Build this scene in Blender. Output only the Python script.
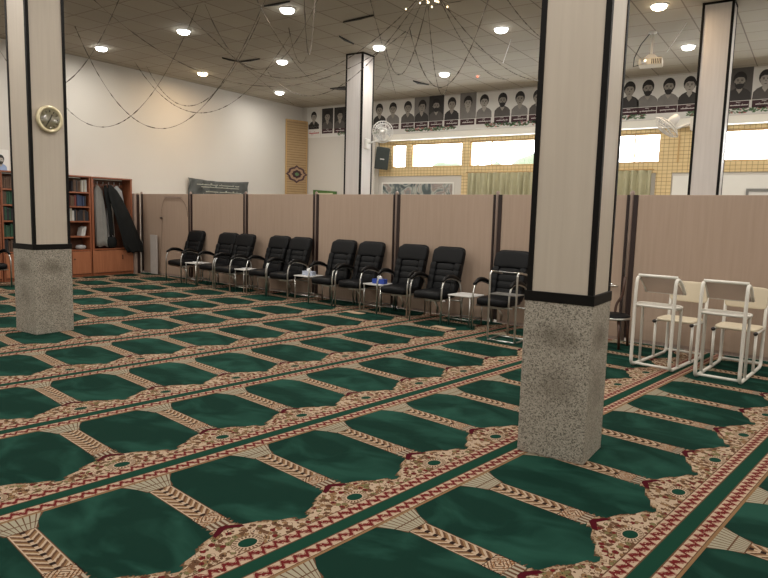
import bpy, bmesh, math, random
from mathutils import Vector, Matrix
random.seed(7)
PI = math.pi
C = bpy.context.scene.collection
for o in list(bpy.data.objects): bpy.data.objects.remove(o, do_unlink=True)

# ------------------------------------------------------------------ camera, world, exposure
F = 639.5; PITCH = math.radians(6.64); ROLL = math.radians(1.567); YAW = math.radians(33.8); CAMZ = 1.55
cam = bpy.data.cameras.new('camera'); co = bpy.data.objects.new('camera', cam); C.objects.link(co)
cam.sensor_width = 36; cam.lens = F*36/768; cam.clip_start = .05; cam.clip_end = 300
_r = Vector((1, 0, 0)); _f = Vector((0, math.cos(PITCH), -math.sin(PITCH))); _u = Vector((0, math.sin(PITCH), math.cos(PITCH)))
_r2 = math.cos(ROLL)*_r+math.sin(ROLL)*_u; _u2 = -math.sin(ROLL)*_r+math.cos(ROLL)*_u
_m = Matrix(((_r2.x, _u2.x, -_f.x), (_r2.y, _u2.y, -_f.y), (_r2.z, _u2.z, -_f.z))).to_4x4()
co.matrix_world = Matrix.Translation((0, 0, CAMZ)) @ Matrix.Rotation(YAW, 4, 'Z') @ _m
sc = bpy.context.scene; sc.camera = co
sc.view_settings.view_transform = 'Standard'; sc.view_settings.look = 'None'
sc.view_settings.gamma = 1; sc.view_settings.use_curve_mapping = False
sc.view_settings.exposure = 0.9
w = bpy.data.worlds.new('sky'); sc.world = w; w.use_nodes = True
w.node_tree.nodes['Background'].inputs[0].default_value = (.93, .97, 1, 1)
w.node_tree.nodes['Background'].inputs[1].default_value = 8.0
LAMP_W = 16.0          # power of each round ceiling light

# ------------------------------------------------------------------ node helpers
class NT:
    def __init__(s, name, rough=.6, metal=0, spec=.5):
        s.m = bpy.data.materials.new(name); s.m.use_nodes = True; s.t = s.m.node_tree
        s.b = s.t.nodes['Principled BSDF']; s.b.inputs['Roughness'].default_value = rough
        s.b.inputs['Metallic'].default_value = metal; s.b.inputs['Specular IOR Level'].default_value = spec
        s.tc = None
    def n(s, k, **kw):
        nd = s.t.nodes.new(k)
        for a, b in kw.items(): setattr(nd, a, b)
        return nd
    def put(s, inp, v):
        if isinstance(v, X): v = v.s
        if isinstance(v, bpy.types.NodeSocket): s.t.links.new(v, inp)
        elif isinstance(v, (tuple, list)) and len(v) == 3 and inp.type == 'RGBA': inp.default_value = (*v, 1)
        else: inp.default_value = v
    def coord(s, kind='Object'):
        if not s.tc: s.tc = s.n('ShaderNodeTexCoord')
        return s.tc.outputs[kind]
    def xyz(s):
        p = s.n('ShaderNodeSeparateXYZ'); s.put(p.inputs[0], s.coord())
        return [X(s, p.outputs[i]) for i in range(3)]
    def math(s, op, *a, clamp=False):
        nd = s.n('ShaderNodeMath', operation=op, use_clamp=clamp)
        for i, v in enumerate(a): s.put(nd.inputs[i], v)
        return X(s, nd.outputs[0])
    def mix(s, f, a, b):
        nd = s.n('ShaderNodeMix', data_type='RGBA')
        s.put(nd.inputs[0], f); s.put(nd.inputs[6], a); s.put(nd.inputs[7], b)
        return nd.outputs[2]
    def vec(s, x, y, z=0.0):
        nd = s.n('ShaderNodeCombineXYZ'); s.put(nd.inputs[0], x); s.put(nd.inputs[1], y); s.put(nd.inputs[2], z)
        return nd.outputs[0]
    def noise(s, scale, detail=2, vec=None, dist=0, rough=.5):
        nd = s.n('ShaderNodeTexNoise'); s.put(nd.inputs['Vector'], vec if vec is not None else s.coord())
        nd.inputs['Scale'].default_value = scale; nd.inputs['Detail'].default_value = detail
        nd.inputs['Distortion'].default_value = dist; nd.inputs['Roughness'].default_value = rough
        return X(s, nd.outputs[0])
    def voronoi(s, scale, vec=None, feature='F1'):
        nd = s.n('ShaderNodeTexVoronoi', feature=feature); s.put(nd.inputs['Vector'], vec if vec is not None else s.coord())
        nd.inputs['Scale'].default_value = scale
        return X(s, nd.outputs['Distance']), nd.outputs['Color']
    def ramp(s, f, stops):
        nd = s.n('ShaderNodeValToRGB'); s.put(nd.inputs[0], f)
        el = nd.color_ramp.elements
        while len(el) < len(stops): el.new(.5)
        for e, (p, c) in zip(el, stops): e.position = p; e.color = (*c, 1)
        return nd.outputs[0]
    def base(s, v): s.put(s.b.inputs['Base Color'], v); return s
    def bump(s, h, strength=.3, dist=.01):
        nd = s.n('ShaderNodeBump'); nd.inputs['Strength'].default_value = strength; nd.inputs['Distance'].default_value = dist
        s.put(nd.inputs['Height'], h); s.put(s.b.inputs['Normal'], nd.outputs[0]); return s
class X:
    def __init__(s, nt, sk): s.nt = nt; s.s = sk
    def _o(s, op, o): return s.nt.math(op, s, o)
    def __add__(s, o): return s._o('ADD', o)
    __radd__ = __add__
    def __sub__(s, o): return s._o('SUBTRACT', o)
    def __rsub__(s, o): return s.nt.math('SUBTRACT', o, s)
    def __mul__(s, o): return s._o('MULTIPLY', o)
    __rmul__ = __mul__
    def __truediv__(s, o): return s._o('DIVIDE', o)
    def __lt__(s, o): return s._o('LESS_THAN', o)
    def __gt__(s, o): return s._o('GREATER_THAN', o)
    def fr(s): return s.nt.math('FRACT', s)
    def ab(s): return s.nt.math('ABSOLUTE', s)
    def si(s): return s.nt.math('SINE', s)
    def mx(s, o): return s._o('MAXIMUM', o)
    def mn(s, o): return s._o('MINIMUM', o)
    def clamp(s): return s.nt.math('ADD', s, 0.0, clamp=True)
    def inv(s): return s.nt.math('SUBTRACT', 1.0, s)
    def near(s, c, wdt): return (s-c).ab() < wdt

def simple(name, col, rough=.6, metal=0, var=.12, scale=8, bump=0, spec=.5):
    t = NT(name, rough, metal, spec)
    n = t.noise(scale, 3)
    t.base(t.mix(n, tuple(c*(1-var) for c in col), tuple(min(1, c*(1+var)) for c in col)))
    if bump: t.bump(t.noise(scale*12, 2), bump, .004)
    return t.m
def emit(name, col, st):
    t = NT(name); t.b.inputs['Base Color'].default_value = (0, 0, 0, 1)
    t.b.inputs['Emission Color'].default_value = (*col, 1); t.b.inputs['Emission Strength'].default_value = st
    return t.m
M = {}
M['plaster'] = simple('white_plaster', (.60, .575, .53), .8, var=.03, scale=1.2, bump=.05)
M['plain_white'] = simple('white_paint', (.78, .77, .72), .6, var=.02)
M['black_trim'] = simple('black_angle_trim', (.005, .0045, .004), .55, spec=.15)
M['leather'] = simple('black_leather', (.0045, .005, .006), .5, var=.2, scale=14, bump=.12, spec=.18)
M['arm_pad'] = simple('black_arm_pad', (.005, .0045, .0045), .45, spec=.25)
M['chrome'] = simple('chrome_tube', (.62, .62, .60), .28, 1, var=.05)
M['white_steel'] = simple('white_painted_steel', (.72, .70, .64), .4, var=.05)
M['cream_plastic'] = simple('cream_seat_plastic', (.62, .54, .40), .5, var=.06)
M['desk_board'] = simple('pinkish_laminate_board', (.50, .39, .33), .5, var=.08)
M['black_plug'] = simple('black_tube_plug', (.02, .017, .015), .5)
M['table_white'] = simple('white_table_laminate', (.70, .69, .67), .35, var=.03)
M['tissue_blue'] = simple('blue_tissue_carton', (.02, .06, .35), .5, var=.3, scale=40)
M['tissue_pale'] = simple('pale_tissue_carton', (.45, .50, .62), .5, var=.3, scale=40)
M['tissue'] = simple('white_tissue', (.85, .85, .85), .8)
M['cab_wood'] = None
M['dark_wood'] = simple('dark_inner_wood', (.10, .038, .018), .6, var=.25, scale=5)
M['brown_bent'] = simple('brown_bentwood', (.055, .022, .012), .4)
M['speaker'] = simple('dark_speaker_shell', (.035, .045, .042), .4)
M['rubber'] = simple('dark_rubber', (.02, .02, .02), .8)
M['fan_white'] = simple('white_fan_plastic', (.75, .74, .71), .4, var=.02)
M['garland'] = simple('dark_tinsel', (.07, .052, .035), .7, 0, var=.5, scale=60)
M['gold'] = simple('brass_rim', (.62, .50, .26), .3, .8, var=.1)
M['curtain'] = simple('olive_curtain_cloth', (.42, .40, .26), .85, var=.15, scale=5)
M['robe_grey'] = simple('grey_robe_cloth', (.23, .225, .21), .9, var=.15, bump=.2)
M['robe_dark'] = simple('charcoal_robe_cloth', (.014, .015, .015), .95, var=.2, bump=.2, spec=.1)
M['robe_white'] = simple('pale_robe_cloth', (.42, .43, .44), .9, var=.1, bump=.2)
M['mat_beige'] = simple('beige_mat_cloth', (.42, .29, .19), .9, var=.2, scale=20)
M['concrete'] = simple('grey_concrete', (.35, .34, .32), .9)

def wood(name, a, b, axis=2, scale=14, rough=.45):
    t = NT(name, rough)
    x, y, z = t.xyz()
    v = [x*scale*3, y*scale*3, z*scale*3]; v[axis] = [x, y, z][axis]*scale*.12
    n = t.noise(1.0, 4, t.vec(*v), .4)
    t.base(t.ramp(n, [(.3, a), (.7, b)])); return t.m
M['cab_wood'] = wood('cherry_cabinet_wood', (.20, .062, .026), (.30, .10, .045))
M['cab_door'] = wood('orange_cherry_door', (.30, .11, .05), (.40, .155, .075))
M['laminate'] = wood('tan_partition_laminate', (.385, .285, .217), (.425, .318, .245), scale=9, rough=.5)
M['post'] = wood('mauve_partition_post', (.27, .20, .165), (.33, .25, .21), rough=.4)
M['maroon'] = simple('dark_maroon_edge', (.022, .010, .008), .45)
M['shaft'] = wood('beige_column_panel', (.47, .41, .34), (.51, .45, .375), scale=9, rough=.45)
M['shaft_pale'] = wood('pale_column_panel', (.56, .53, .51), (.61, .58, .56), scale=9, rough=.45)

# terrazzo of the column plinths
def terrazzo():
    t = NT('grey_terrazzo', .55)
    x, y, z = t.xyz()
    d, c = t.voronoi(150)
    sep = t.n('ShaderNodeSeparateColor'); t.put(sep.inputs[0], c)
    r = X(t, sep.outputs[0])
    col = t.ramp(r, [(.08, (.11, .10, .08)), (.35, (.28, .255, .21)), (.9, (.42, .385, .325))])
    def blot(zc, s, wx):
        w_ = x.ab().mn(y.ab()); e = (((z-zc)/s)*((z-zc)/s)) + ((w_/wx)*(w_/wx))
        return ((e.inv()*.55+t.noise(7, 4)*1.5-.55).clamp())*(((e*.45).inv()).clamp())
    st = blot(.80, .10, .17).mx(blot(.47, .15, .18)*.7)
    col = t.mix(st*.7, col, (.08, .065, .045))
    t.base(col); return t.m
M['terrazzo'] = terrazzo()

# ceiling tiles on a thin grid
def ceiling_mat():
    t = NT('ceiling_tiles', .85); P = .6375
    x, y, z = t.xyz()
    a = ((x+2.579)/P); b = ((y-10.92)/P)
    gx = ((a.fr()-.5).ab() > .484); gy = ((b.fr()-.5).ab() > .487)
    wn = t.n('ShaderNodeTexWhiteNoise', noise_dimensions='2D')
    t.put(wn.inputs['Vector'], t.vec(t.math('FLOOR', a), t.math('FLOOR', b)))
    r = X(t, wn.outputs[0])
    base = t.mix(r, (.36, .325, .26), (.42, .38, .305))
    base = t.mix(t.noise(1.5, 3)*.5, base, (.31, .27, .21))
    base = t.mix(gx.mx(gy), base, (.17, .14, .11))
    t.base(base); return t.m
M['ceiling'] = ceiling_mat()

# the prayer carpet, one roll: local x along the roll, y across it
def carpet_mat():
    t = NT('green_prayer_carpet', .95, spec=.05); P = .7065
    x, y, z = t.xyz()
    u = ((x/P+.5).fr()-.5)*P; au = u.ab(); v = y
    xy = t.vec(x, y, 0.0)
    n1 = t.noise(70, 2, xy); saw = ((v+(u*.35).ab())/.034).fr(); jag = (n1-.5)*.05+(saw-.5)*.036
    gn = t.noise(2.0, 3, t.vec(x*1.5, y, 3.3), 1.2); gn2 = t.noise(260, 1, xy)
    patch = ((gn-.45)*4.0).clamp()
    green = t.mix(patch, (.0050, .0235, .0165), (.0150, .0600, .0430))
    green = t.mix(gn2*.25, green, (.005, .032, .02))
    stripe_g = t.mix(gn2, (.005, .030, .018), (.010, .048, .030))
    cream = (.37, .28, .20); tan = (.19, .11, .055); brown = (.095, .048, .026); red = (.105, .012, .012); olive = (.13, .115, .05)
    dark = (.018, .010, .008); orange = (.20, .085, .032); grey = (.27, .245, .18)
    col = green
    # spandrel
    q = ((v-.150)/.225).inv().clamp()
    sm = t.math('SINE', t.math('POWER', q, 1.25)*(PI/2))
    arch = sm*.292+.066
    hw = arch.mx(((v < .165)*1.0)*.4)+jag*(v > .15)
    sp = (v > .12)*(v < .445)*(au < hw)
    d, c = t.voronoi(34, t.vec(x+n1*.02, y+n1*.02, 0.0)); sc2 = t.n('ShaderNodeSeparateColor'); t.put(sc2.inputs[0], c); r = X(t, sc2.outputs[0])
    flower = t.mix(d < .16, t.ramp(r, [(.0, cream), (.16, cream), (.18, brown), (.46, brown), (.48, tan), (.70, tan), (.72, red), (.84, red), (.86, olive), (1, olive)]), dark)
    flower = t.mix((d > .52), flower, t.mix(d > .60, brown, cream))
    for nd in t.t.nodes:
        if nd.type == 'VALTORGB': nd.color_ramp.interpolation = 'CONSTANT'
    spc = t.mix((hw-au) < .028, flower, t.mix(t.noise(120, 1, xy), tan, cream))
    spc = t.mix((hw-au) < .010, spc, t.mix(saw > .6, (.10, .06, .03), brown))
    # crest
    crest = (v-(au*-.62+.385)).ab() < (.024-au*.12)
    spc = t.mix(crest*(au < .085), spc, (.055, .004, .008))
    dv = (v-.183)/.036; du = u/.048
    e = t.math('SQRT', dv*dv+du*du)
    ang = t.math('ARCTAN2', dv, du); spc = t.mix(e < 1.75, spc, t.mix((((ang*3.5).fr() < .5)*(e < 1.6)).mx(e > 1.66), cream, brown))
    spc = t.mix(e < 1.15, spc, cream); spc = t.mix(e < 1.0, spc, (.006, .036, .022))
    col = t.mix(sp, col, spc)
    # band
    leaf = ((v-au*1.1+(n1-.5)*.012)/.052).fr()
    band = t.mix((leaf < .66)*(au < .056)*(au > .008), cream, t.mix((leaf < .3), brown, tan))
    band = t.mix((au < .012)*(((v/.052).fr()) > .55), band, dark)
    band = t.mix((au > .062), band, brown)
    col = t.mix((v > .43)*(v < 1.03)*(au < .067), col, band)
    sqp = t.mix((t.voronoi(85, xy)[0] < .42), cream, orange)
    sq = t.mix(((((v-.50).ab()+au)/.024).fr() < .35), sqp, brown)
    sq = t.mix((v < .449)+(v > .551)+(au > .066), sq, dark)
    col = t.mix((v > .445)*(v < .555)*(au < .072), col, sq)
    col = t.mix((v > .395)*(v < .447)*(au < .064), col, t.mix((x/.03).fr() < .5, brown, (.30, .26, .2)))
    # fan capital
    fh = ((v-.99)*.5).clamp()+.072
    fan = (v > .985)*(v < 1.14)*(au < (fh+((v*40.0).si()*.006)))
    rays = ((u/fh)*4.4+.5).fr()
    fc = t.mix(rays < .22, grey, brown); fc = t.mix((fh-au) < .006, fc, brown); fc = t.mix(v < .992, fc, brown)
    fc = t.mix(((v-1.055).ab() < .004), fc, brown)
    col = t.mix(fan, col, fc)
    # borders
    def border(v0, v1, col):
        vn = (v-v0)/(v1-v0); s = ((x*(2*PI/.070)+(n1-.5)*2.5).si()*.17)+((x*(2*PI/.035)).si()*.07)
        b = t.mix(((vn-.5)-s+(n1-.5)*.25).ab() < .16, cream, red)
        b = t.mix((((vn-.5)-s).ab() < .26)*(((vn-.5)-s).ab() > .19), b, (.20, .06, .045))
        b = t.mix((vn-.5).ab() > .42, b, brown)
        return t.mix((v > v0)*(v < v1), col, b)
    col = border(.040, .125, col); col = border(1.148, 1.233, col)
    col = t.mix((v > 1.135)*(v < 1.150), col, tan)
    col = t.mix((v < .040)+(v > 1.233), col, stripe_g)
    t.base(col)
    t.bump(t.noise(420, 2, xy)*.5+t.noise(14, 2, xy)*.6, .35, .006)
    return t.m
M['carpet'] = carpet_mat()

def lattice_mat():
    t = NT('yellow_wood_lattice', .6); x, y, z = t.xyz()
    gx = ((x/.105).fr() < .14); gz = ((z/.085).fr() < .20)
    c = t.mix(t.noise(7, 2), (.66, .50, .25), (.76, .60, .33))
    c = t.mix(gz*.45, c, (.20, .11, .035)); c = t.mix(gx*.5, c, (.22, .12, .04))
    t.base(c); return t.m
M['lattice'] = lattice_mat()
def slat_mat():
    t = NT('ribbed_honey_slats', .55); x, y, z = t.xyz()
    g = ((z/.075).fr() < .22)
    c = t.mix(t.noise(6, 2), (.36, .24, .12), (.44, .31, .165)); t.base(t.mix(g*.6, c, (.12, .06, .02))); return t.m
M['slats'] = slat_mat()
M['wood_frame'] = wood('honey_window_frame', (.48, .30, .12), (.60, .40, .17), rough=.5)
def glass_mat():
    t = NT('window_glass'); g = t.n('ShaderNodeBsdfGlossy'); g.inputs['Roughness'].default_value = .03
    tr = t.n('ShaderNodeBsdfTransparent'); mx = t.n('ShaderNodeMixShader'); mx.inputs[0].default_value = .07
    t.t.links.new(tr.outputs[0], mx.inputs[1]); t.t.links.new(g.outputs[0], mx.inputs[2])
    t.t.links.new(mx.outputs[0], t.t.nodes['Material Output'].inputs[0]); return t.m
M['glass'] = glass_mat()
def hill_mat():
    t = NT('green_hillside', .95); t.base(t.ramp(t.noise(.6, 4), [(.35, (.024, .034, .016)), (.65, (.05, .06, .032))])); return t.m
M['hill'] = hill_mat()
def art_mat():
    t = NT('swirl_print', .6); n = t.noise(1.6, 3, None, 2.4)
    t.base(t.ramp(n, [(.30, (.03, .04, .045)), (.42, (.10, .13, .135)), (.50, (.42, .44, .40)), (.56, (.30, .24, .22)), (.64, (.20, .24, .24)), (.75, (.5, .5, .46))])); return t.m
M['art'] = art_mat()
def frost_mat():
    t = NT('fan_cage_blades'); tr = t.n('ShaderNodeBsdfTransparent'); mx = t.n('ShaderNodeMixShader'); mx.inputs[0].default_value = .55
    t.b.inputs['Base Color'].default_value = (.8, .82, .82, 1)
    t.t.links.new(tr.outputs[0], mx.inputs[1]); t.t.links.new(t.b.outputs[0], mx.inputs[2])
    t.t.links.new(mx.outputs[0], t.t.nodes['Material Output'].inputs[0]); return t.m
M['blade'] = frost_mat()
M['pr_white'] = simple('banner_white', (.70, .69, .66), .6, var=.03)
M['pr_gray'] = simple('photo_grey_ground', (.20, .19, .18), .6, var=.2)
M['pr_dark'] = simple('photo_dark_ground', (.03, .027, .026), .6, var=.2)
M['pr_mid'] = simple('photo_mid_grey', (.085, .078, .072), .6, var=.2)
M['pr_face'] = simple('photo_face_grey', (.30, .275, .24), .6, var=.15, scale=20)
M['pr_face2'] = simple('photo_face_pale', (.38, .355, .32), .6, var=.15, scale=20)
M['pr_hair'] = simple('photo_hair_black', (.018, .016, .016), .6)
M['pr_line'] = simple('photo_feature_dark', (.05, .042, .038), .6)
M['pr_plate'] = simple('maroon_name_plate', (.045, .012, .018), .6)
M['pr_text'] = simple('white_lettering', (.70, .68, .65), .6)
M['pr_grey_text'] = simple('grey_green_lettering', (.42, .43, .36), .7)
M['pr_leaf'] = simple('printed_leaf_green', (.10, .20, .09), .6, var=.4, scale=15)
M['pr_pink'] = simple('printed_petal_pink', (.55, .22, .20), .6, var=.3, scale=15)
M['pr_red'] = simple('red_lettering', (.45, .03, .04), .6)
M['pr_blue'] = simple('printed_blue_collar', (.25, .35, .55), .6)
M['bannercloth'] = simple('black_banner_cloth', (.075, .082, .078), .6, var=.6, scale=3)
M['green_cloth'] = simple('green_banner_cloth', (.07, .16, .035), .7, var=.3)
M['lamp'] = emit('lamp_diffuser', (1, .98, .95), 9); M['lamp_warm'] = emit('lamp_diffuser_warm', (1, .80, .52), 9)
M['led'] = emit('red_led', (1, .12, .05), 6); M['goldled'] = emit('gold_fairy_light', (1, .75, .4), 2.5)
M['lampring'] = simple('white_lamp_ring', (.8, .8, .78), .4)
BOOKS = [simple('book_cloth_'+n, c, .7, var=.15) for n, c in [('green', (.02, .07, .04)), ('brown', (.09, .05, .03)), ('black', (.02, .02, .025)), ('red', (.13, .025, .02)), ('cream', (.35, .32, .26)), ('white', (.5, .5, .48)), ('navy', (.025, .04, .09))]]

# ------------------------------------------------------------------ geometry helpers
class MB:
    def __init__(s): s.v = []; s.f = []; s.mi = []; s.mats = []; s.sm = []
    def mat(s, m):
        if m not in s.mats: s.mats.append(m)
        return s.mats.index(m)
    def add(s, vs, fs, m=None, smooth=False):
        b = len(s.v); s.v += [tuple(v) for v in vs]; k = s.mat(m) if m else 0
        for f in fs: s.f.append([i+b for i in f]); s.mi.append(k); s.sm.append(smooth)
        return s
    def box(s, x0, x1, y0, y1, z0, z1, m=None, T=None):
        vs = [Vector((x, y, z)) for x in (x0, x1) for y in (y0, y1) for z in (z0, z1)]
        if T: vs = [T @ v for v in vs]
        return s.add(vs, [(0, 1, 3, 2), (4, 6, 7, 5), (0, 4, 5, 1), (2, 3, 7, 6), (0, 2, 6, 4), (1, 5, 7, 3)], m)
    def tube(s, pts, r, seg=10, m=None, closed=False, cap=True):
        pts = [Vector(p) for p in pts]; n = len(pts); rs = r if isinstance(r, (list, tuple)) else [r]*n
        T = []
        for i in range(n):
            a = pts[(i-1) % n] if (closed or i > 0) else pts[i]; b = pts[(i+1) % n] if (closed or i < n-1) else pts[i]
            T.append((b-a).normalized())
        up = Vector((0, 0, 1)) if abs(T[0].z) < .9 else Vector((1, 0, 0))
        nrm = (up-T[0]*up.dot(T[0])).normalized(); vs = []
        for i in range(n):
            nrm = (nrm-T[i]*nrm.dot(T[i])).normalized(); bi = T[i].cross(nrm)
            for k in range(seg):
                a = 2*PI*k/seg; vs.append(pts[i]+(nrm*math.cos(a)+bi*math.sin(a))*rs[i])
        fs = []
        for i in range(n if closed else n-1):
            j = (i+1) % n
            for k in range(seg): fs.append((i*seg+k, i*seg+(k+1) % seg, j*seg+(k+1) % seg, j*seg+k))
        if cap and not closed:
            fs.append(tuple(range(seg))[::-1]); fs.append(tuple((n-1)*seg+k for k in range(seg)))
        return s.add(vs, fs, m, True)
    def lathe(s, prof, seg=32, m=None, T=None):
        vs = [Vector((r*math.cos(2*PI*k/seg), r*math.sin(2*PI*k/seg), z)) for r, z in prof for k in range(seg)]
        if T: vs = [T @ v for v in vs]
        fs = [(i*seg+k, i*seg+(k+1) % seg, (i+1)*seg+(k+1) % seg, (i+1)*seg+k) for i in range(len(prof)-1) for k in range(seg)]
        fs.append(tuple(range(seg))[::-1]); fs.append(tuple((len(prof)-1)*seg+k for k in range(seg)))
        return s.add(vs, fs, m, True)
    def prism(s, poly, d0, d1, plane='xy', m=None, T=None):
        n = len(poly)
        def P(p, d): return {'xy': (p[0], p[1], d), 'xz': (p[0], d, p[1]), 'yz': (d, p[0], p[1])}[plane]
        vs = [Vector(P(p, d)) for d in (d0, d1) for p in poly]
        if T: vs = [T @ v for v in vs]
        return s.add(vs, [tuple(range(n))[::-1], tuple(range(n, 2*n))]+[(i, (i+1) % n, n+(i+1) % n, n+i) for i in range(n)], m)
    def grid(s, fn, nu, nv, m=None):
        vs = [fn(i/nu, j/nv) for i in range(nu+1) for j in range(nv+1)]
        fs = [(i*(nv+1)+j, (i+1)*(nv+1)+j, (i+1)*(nv+1)+j+1, i*(nv+1)+j+1) for i in range(nu) for j in range(nv)]
        return s.add(vs, fs, m, True)
    def build(s, name, m=None, parent=None, bevel=0, solid=0, sub=0):
        me = bpy.data.meshes.new(name); me.from_pydata(s.v, [], s.f)
        mats = s.mats or [m]
        for q in mats: me.materials.append(q)
        for p, k, q in zip(me.polygons, s.mi, s.sm): p.material_index = k if s.mats else 0; p.use_smooth = q
        bm = bmesh.new(); bm.from_mesh(me); bmesh.ops.recalc_face_normals(bm, faces=bm.faces); bm.to_mesh(me); bm.free()
        o = bpy.data.objects.new(name, me); C.objects.link(o)
        if parent: o.parent = parent
        if solid: q = o.modifiers.new('s', 'SOLIDIFY'); q.thickness = solid; q.offset = 0
        if bevel:
            q = o.modifiers.new('b', 'BEVEL'); q.width = bevel; q.segments = 3; q.limit_method = 'ANGLE'; q.angle_limit = math.radians(50)
            for p in me.polygons: p.use_smooth = True
            wn = o.modifiers.new('n', 'WEIGHTED_NORMAL'); wn.keep_sharp = False
        if sub: q = o.modifiers.new('u', 'SUBSURF'); q.levels = sub; q.render_levels = sub
        return o
def arc(pts, rad, n=5):
    """round the inner corners of a polyline"""
    P = [Vector(p) for p in pts]; out = [P[0]]
    for i in range(1, len(P)-1):
        a = (P[i-1]-P[i]); b = (P[i+1]-P[i]); r = min(rad, a.length*.49, b.length*.49)
        p0 = P[i]+a.normalized()*r; p1 = P[i]+b.normalized()*r
        for k in range(n+1):
            t = k/n; out.append(p0*(1-t)**2+P[i]*2*t*(1-t)+p1*t*t)
    out.append(P[-1]); return out
def empty(name, loc, rz=0):
    o = bpy.data.objects.new(name, None); C.objects.link(o); o.location = loc; o.rotation_euler = (0, 0, rz); o.empty_display_size = .1; return o
def tag(o, label, cat, group=None):
    o['label'] = label; o['category'] = cat
    if group: o['group'] = group
    return o
def struct(o): o['kind'] = 'structure'; return o
def copy_tree(o, parent=None):
    c = o.copy(); C.objects.link(c); c.parent = parent
    for k in ('label', 'group'):
        if parent is None and k in c: del c[k]
    for ch in [q for q in bpy.data.objects if q.parent == o]: copy_tree(ch, c)
    return c
TH = math.radians(5.2)
def PF(a, b): return (a*math.sin(TH)-b*math.cos(TH), a*math.cos(TH)+b*math.sin(TH))

# ------------------------------------------------------------------ room shell
H = 4.8; XL = -13.7; XR = 4.0; YB = 15.6; YF = -5.0
b = MB(); b.box(XL-.2, XR+.2, YF-.2, YB+.5, -.25, -.008); struct(b.build('floor', M['concrete']))
b = MB(); b.box(XL-.2, XR+.2, YF-.2, YB+.5, H, H+.2); struct(b.build('ceiling', M['ceiling']))
b = MB(); b.box(XL-.2, XL, YF-.2, YB+.5, -.1, H); struct(b.build('wall_left', M['plaster']))
b = MB(); b.box(XR, XR+.2, YF-.2, YB+.5, -.1, H); struct(b.build('wall_right', M['plaster']))
b = MB(); b.box(XL, XR, YF-.2, YF, -.1, H); struct(b.build('wall_front', M['plaster']))
YW = 15.85; XR0 = -10.9
b = MB(); b.box(XR0, XR, YB-.02, YB, 3.665, 3.83); b.box(XR0, XR, YB, YW, 3.665, 3.679); struct(b.build('trim_ledge_glow', simple('ledge_glow_white', (.86, .84, .76), .5, var=.02)))  # added beam strip; its bright colour stands in for window light on the ledge
WIN = [(-10.45, -9.95), (-9.78, -8.15), (-7.93, -5.75), (-5.45, -3.11), (-1.85, .6)]
WZ0, WZ1 = 2.90, 3.57
b = MB()
b.box(XL, XR0, YB, YB+.45, -.1, H)
b.box(XR0, XR, YB, YB+.45, 3.68, H)
b.box(XR0, XR, YW, YW+.2, -.1, WZ0); b.box(XR0, XR, YW, YW+.2, WZ1, 3.68)
xs = [XR0]+[q for wn in WIN for q in wn]+[XR]
for i in range(0, len(xs), 2): b.box(xs[i], xs[i+1], YW, YW+.2, WZ0, WZ1)
struct(b.build('wall_back', M['plaster']))
for i, (x0, x1) in enumerate(WIN):
    b = MB(); t_ = .035
    b.box(x0, x1, YW-.01, YW+.05, WZ0, WZ0+t_); b.box(x0, x1, YW-.01, YW+.05, WZ1-t_, WZ1)
    b.box(x0, x0+t_, YW-.01, YW+.05, WZ0+t_, WZ1-t_); b.box(x1-t_, x1, YW-.01, YW+.05, WZ0+t_, WZ1-t_)
    mul = {2: [-7.3], 3: [-3.68], 4: [-.6]}.get(i, [])
    for m_ in mul: b.box(m_-.015, m_+.015, YW, YW+.04, WZ0+t_, WZ1-t_, None)
    fr = struct(b.build('window_%d' % (i+1), M['wood_frame']))
    p = MB(); p.box(x0+t_, x1-t_, YW+.055, YW+.06, WZ0+t_, WZ1-t_); p.build('glass_pane', M['glass'], fr)
# hillside far outside
random.seed(3)
b = MB()
hz = lambda x: 4.2+.75*math.exp(-((x+10.5)/4.2)**2)+.35*math.sin(x*.35+1)+.22*math.sin(x*.9)+.12*math.sin(x*2.3)
def hf(u, v):
    x = -34+50*u; return (x, 30+v*4+.1*math.sin(x*3), -1+(hz(x)+1)*math.sin(v*PI/2)+.12*math.sin(x*5+v*9))
b.grid(hf, 120, 14); struct(b.build('hill', M['hill']))

# honey lattice cladding (each piece a thing)
def panel(name, x0, x1, z0, z1, mat, label, cat, y0=YW-.035, y1=YW-.004, group=None):
    q = MB(); q.box(x0, x1, y0, y1, z0, z1); return tag(q.build(name, mat, bevel=.004), label, cat, group)
panel('lattice_panel', XR0+.02, XR-.1, 2.67, WZ0, M['lattice'], 'long honey wood lattice band running right below the high windows', 'wall panel')
panel('lattice_panel', XR0+.02, XR-.1, WZ1, 3.66, M['lattice'], 'narrow honey wood lattice band between the high windows and the beam', 'wall panel')
for x0, x1, l in [(XR0+.02, -10.45, 'honey lattice piece behind the dark loudspeaker'), (-9.95, -9.78, 'slim honey post between the small window and the first long window'),
                  (-8.15, -7.93, 'honey lattice post between the two long windows left of the granite column'), (-5.75, -5.45, 'honey lattice post between windows behind the large granite column'),
                  (-3.11, -1.85, 'wide honey lattice panel beside the wall fan of the far column'), (.6, 1.2, 'honey lattice piece right of the last high window')]:
    panel('lattice_panel', x0, x1, WZ0, WZ1, M['lattice'], l, 'wall panel')
panel('lattice_panel', -8.15, -7.93, .2, 2.67, M['lattice'], 'tall honey lattice strip at the left edge of the first olive curtain', 'wall panel')
panel('lattice_panel', -3.17, -2.83, .2, 2.67, M['lattice'], 'tall honey lattice strip between the second olive curtain and white board', 'wall panel')
panel('trim_strip', -2.74, -2.71, WZ0, 3.5, M['wood_frame'], 'thin pale upright batten on the wide lattice panel', 'trim', YW-.06, YW-.036)
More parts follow.
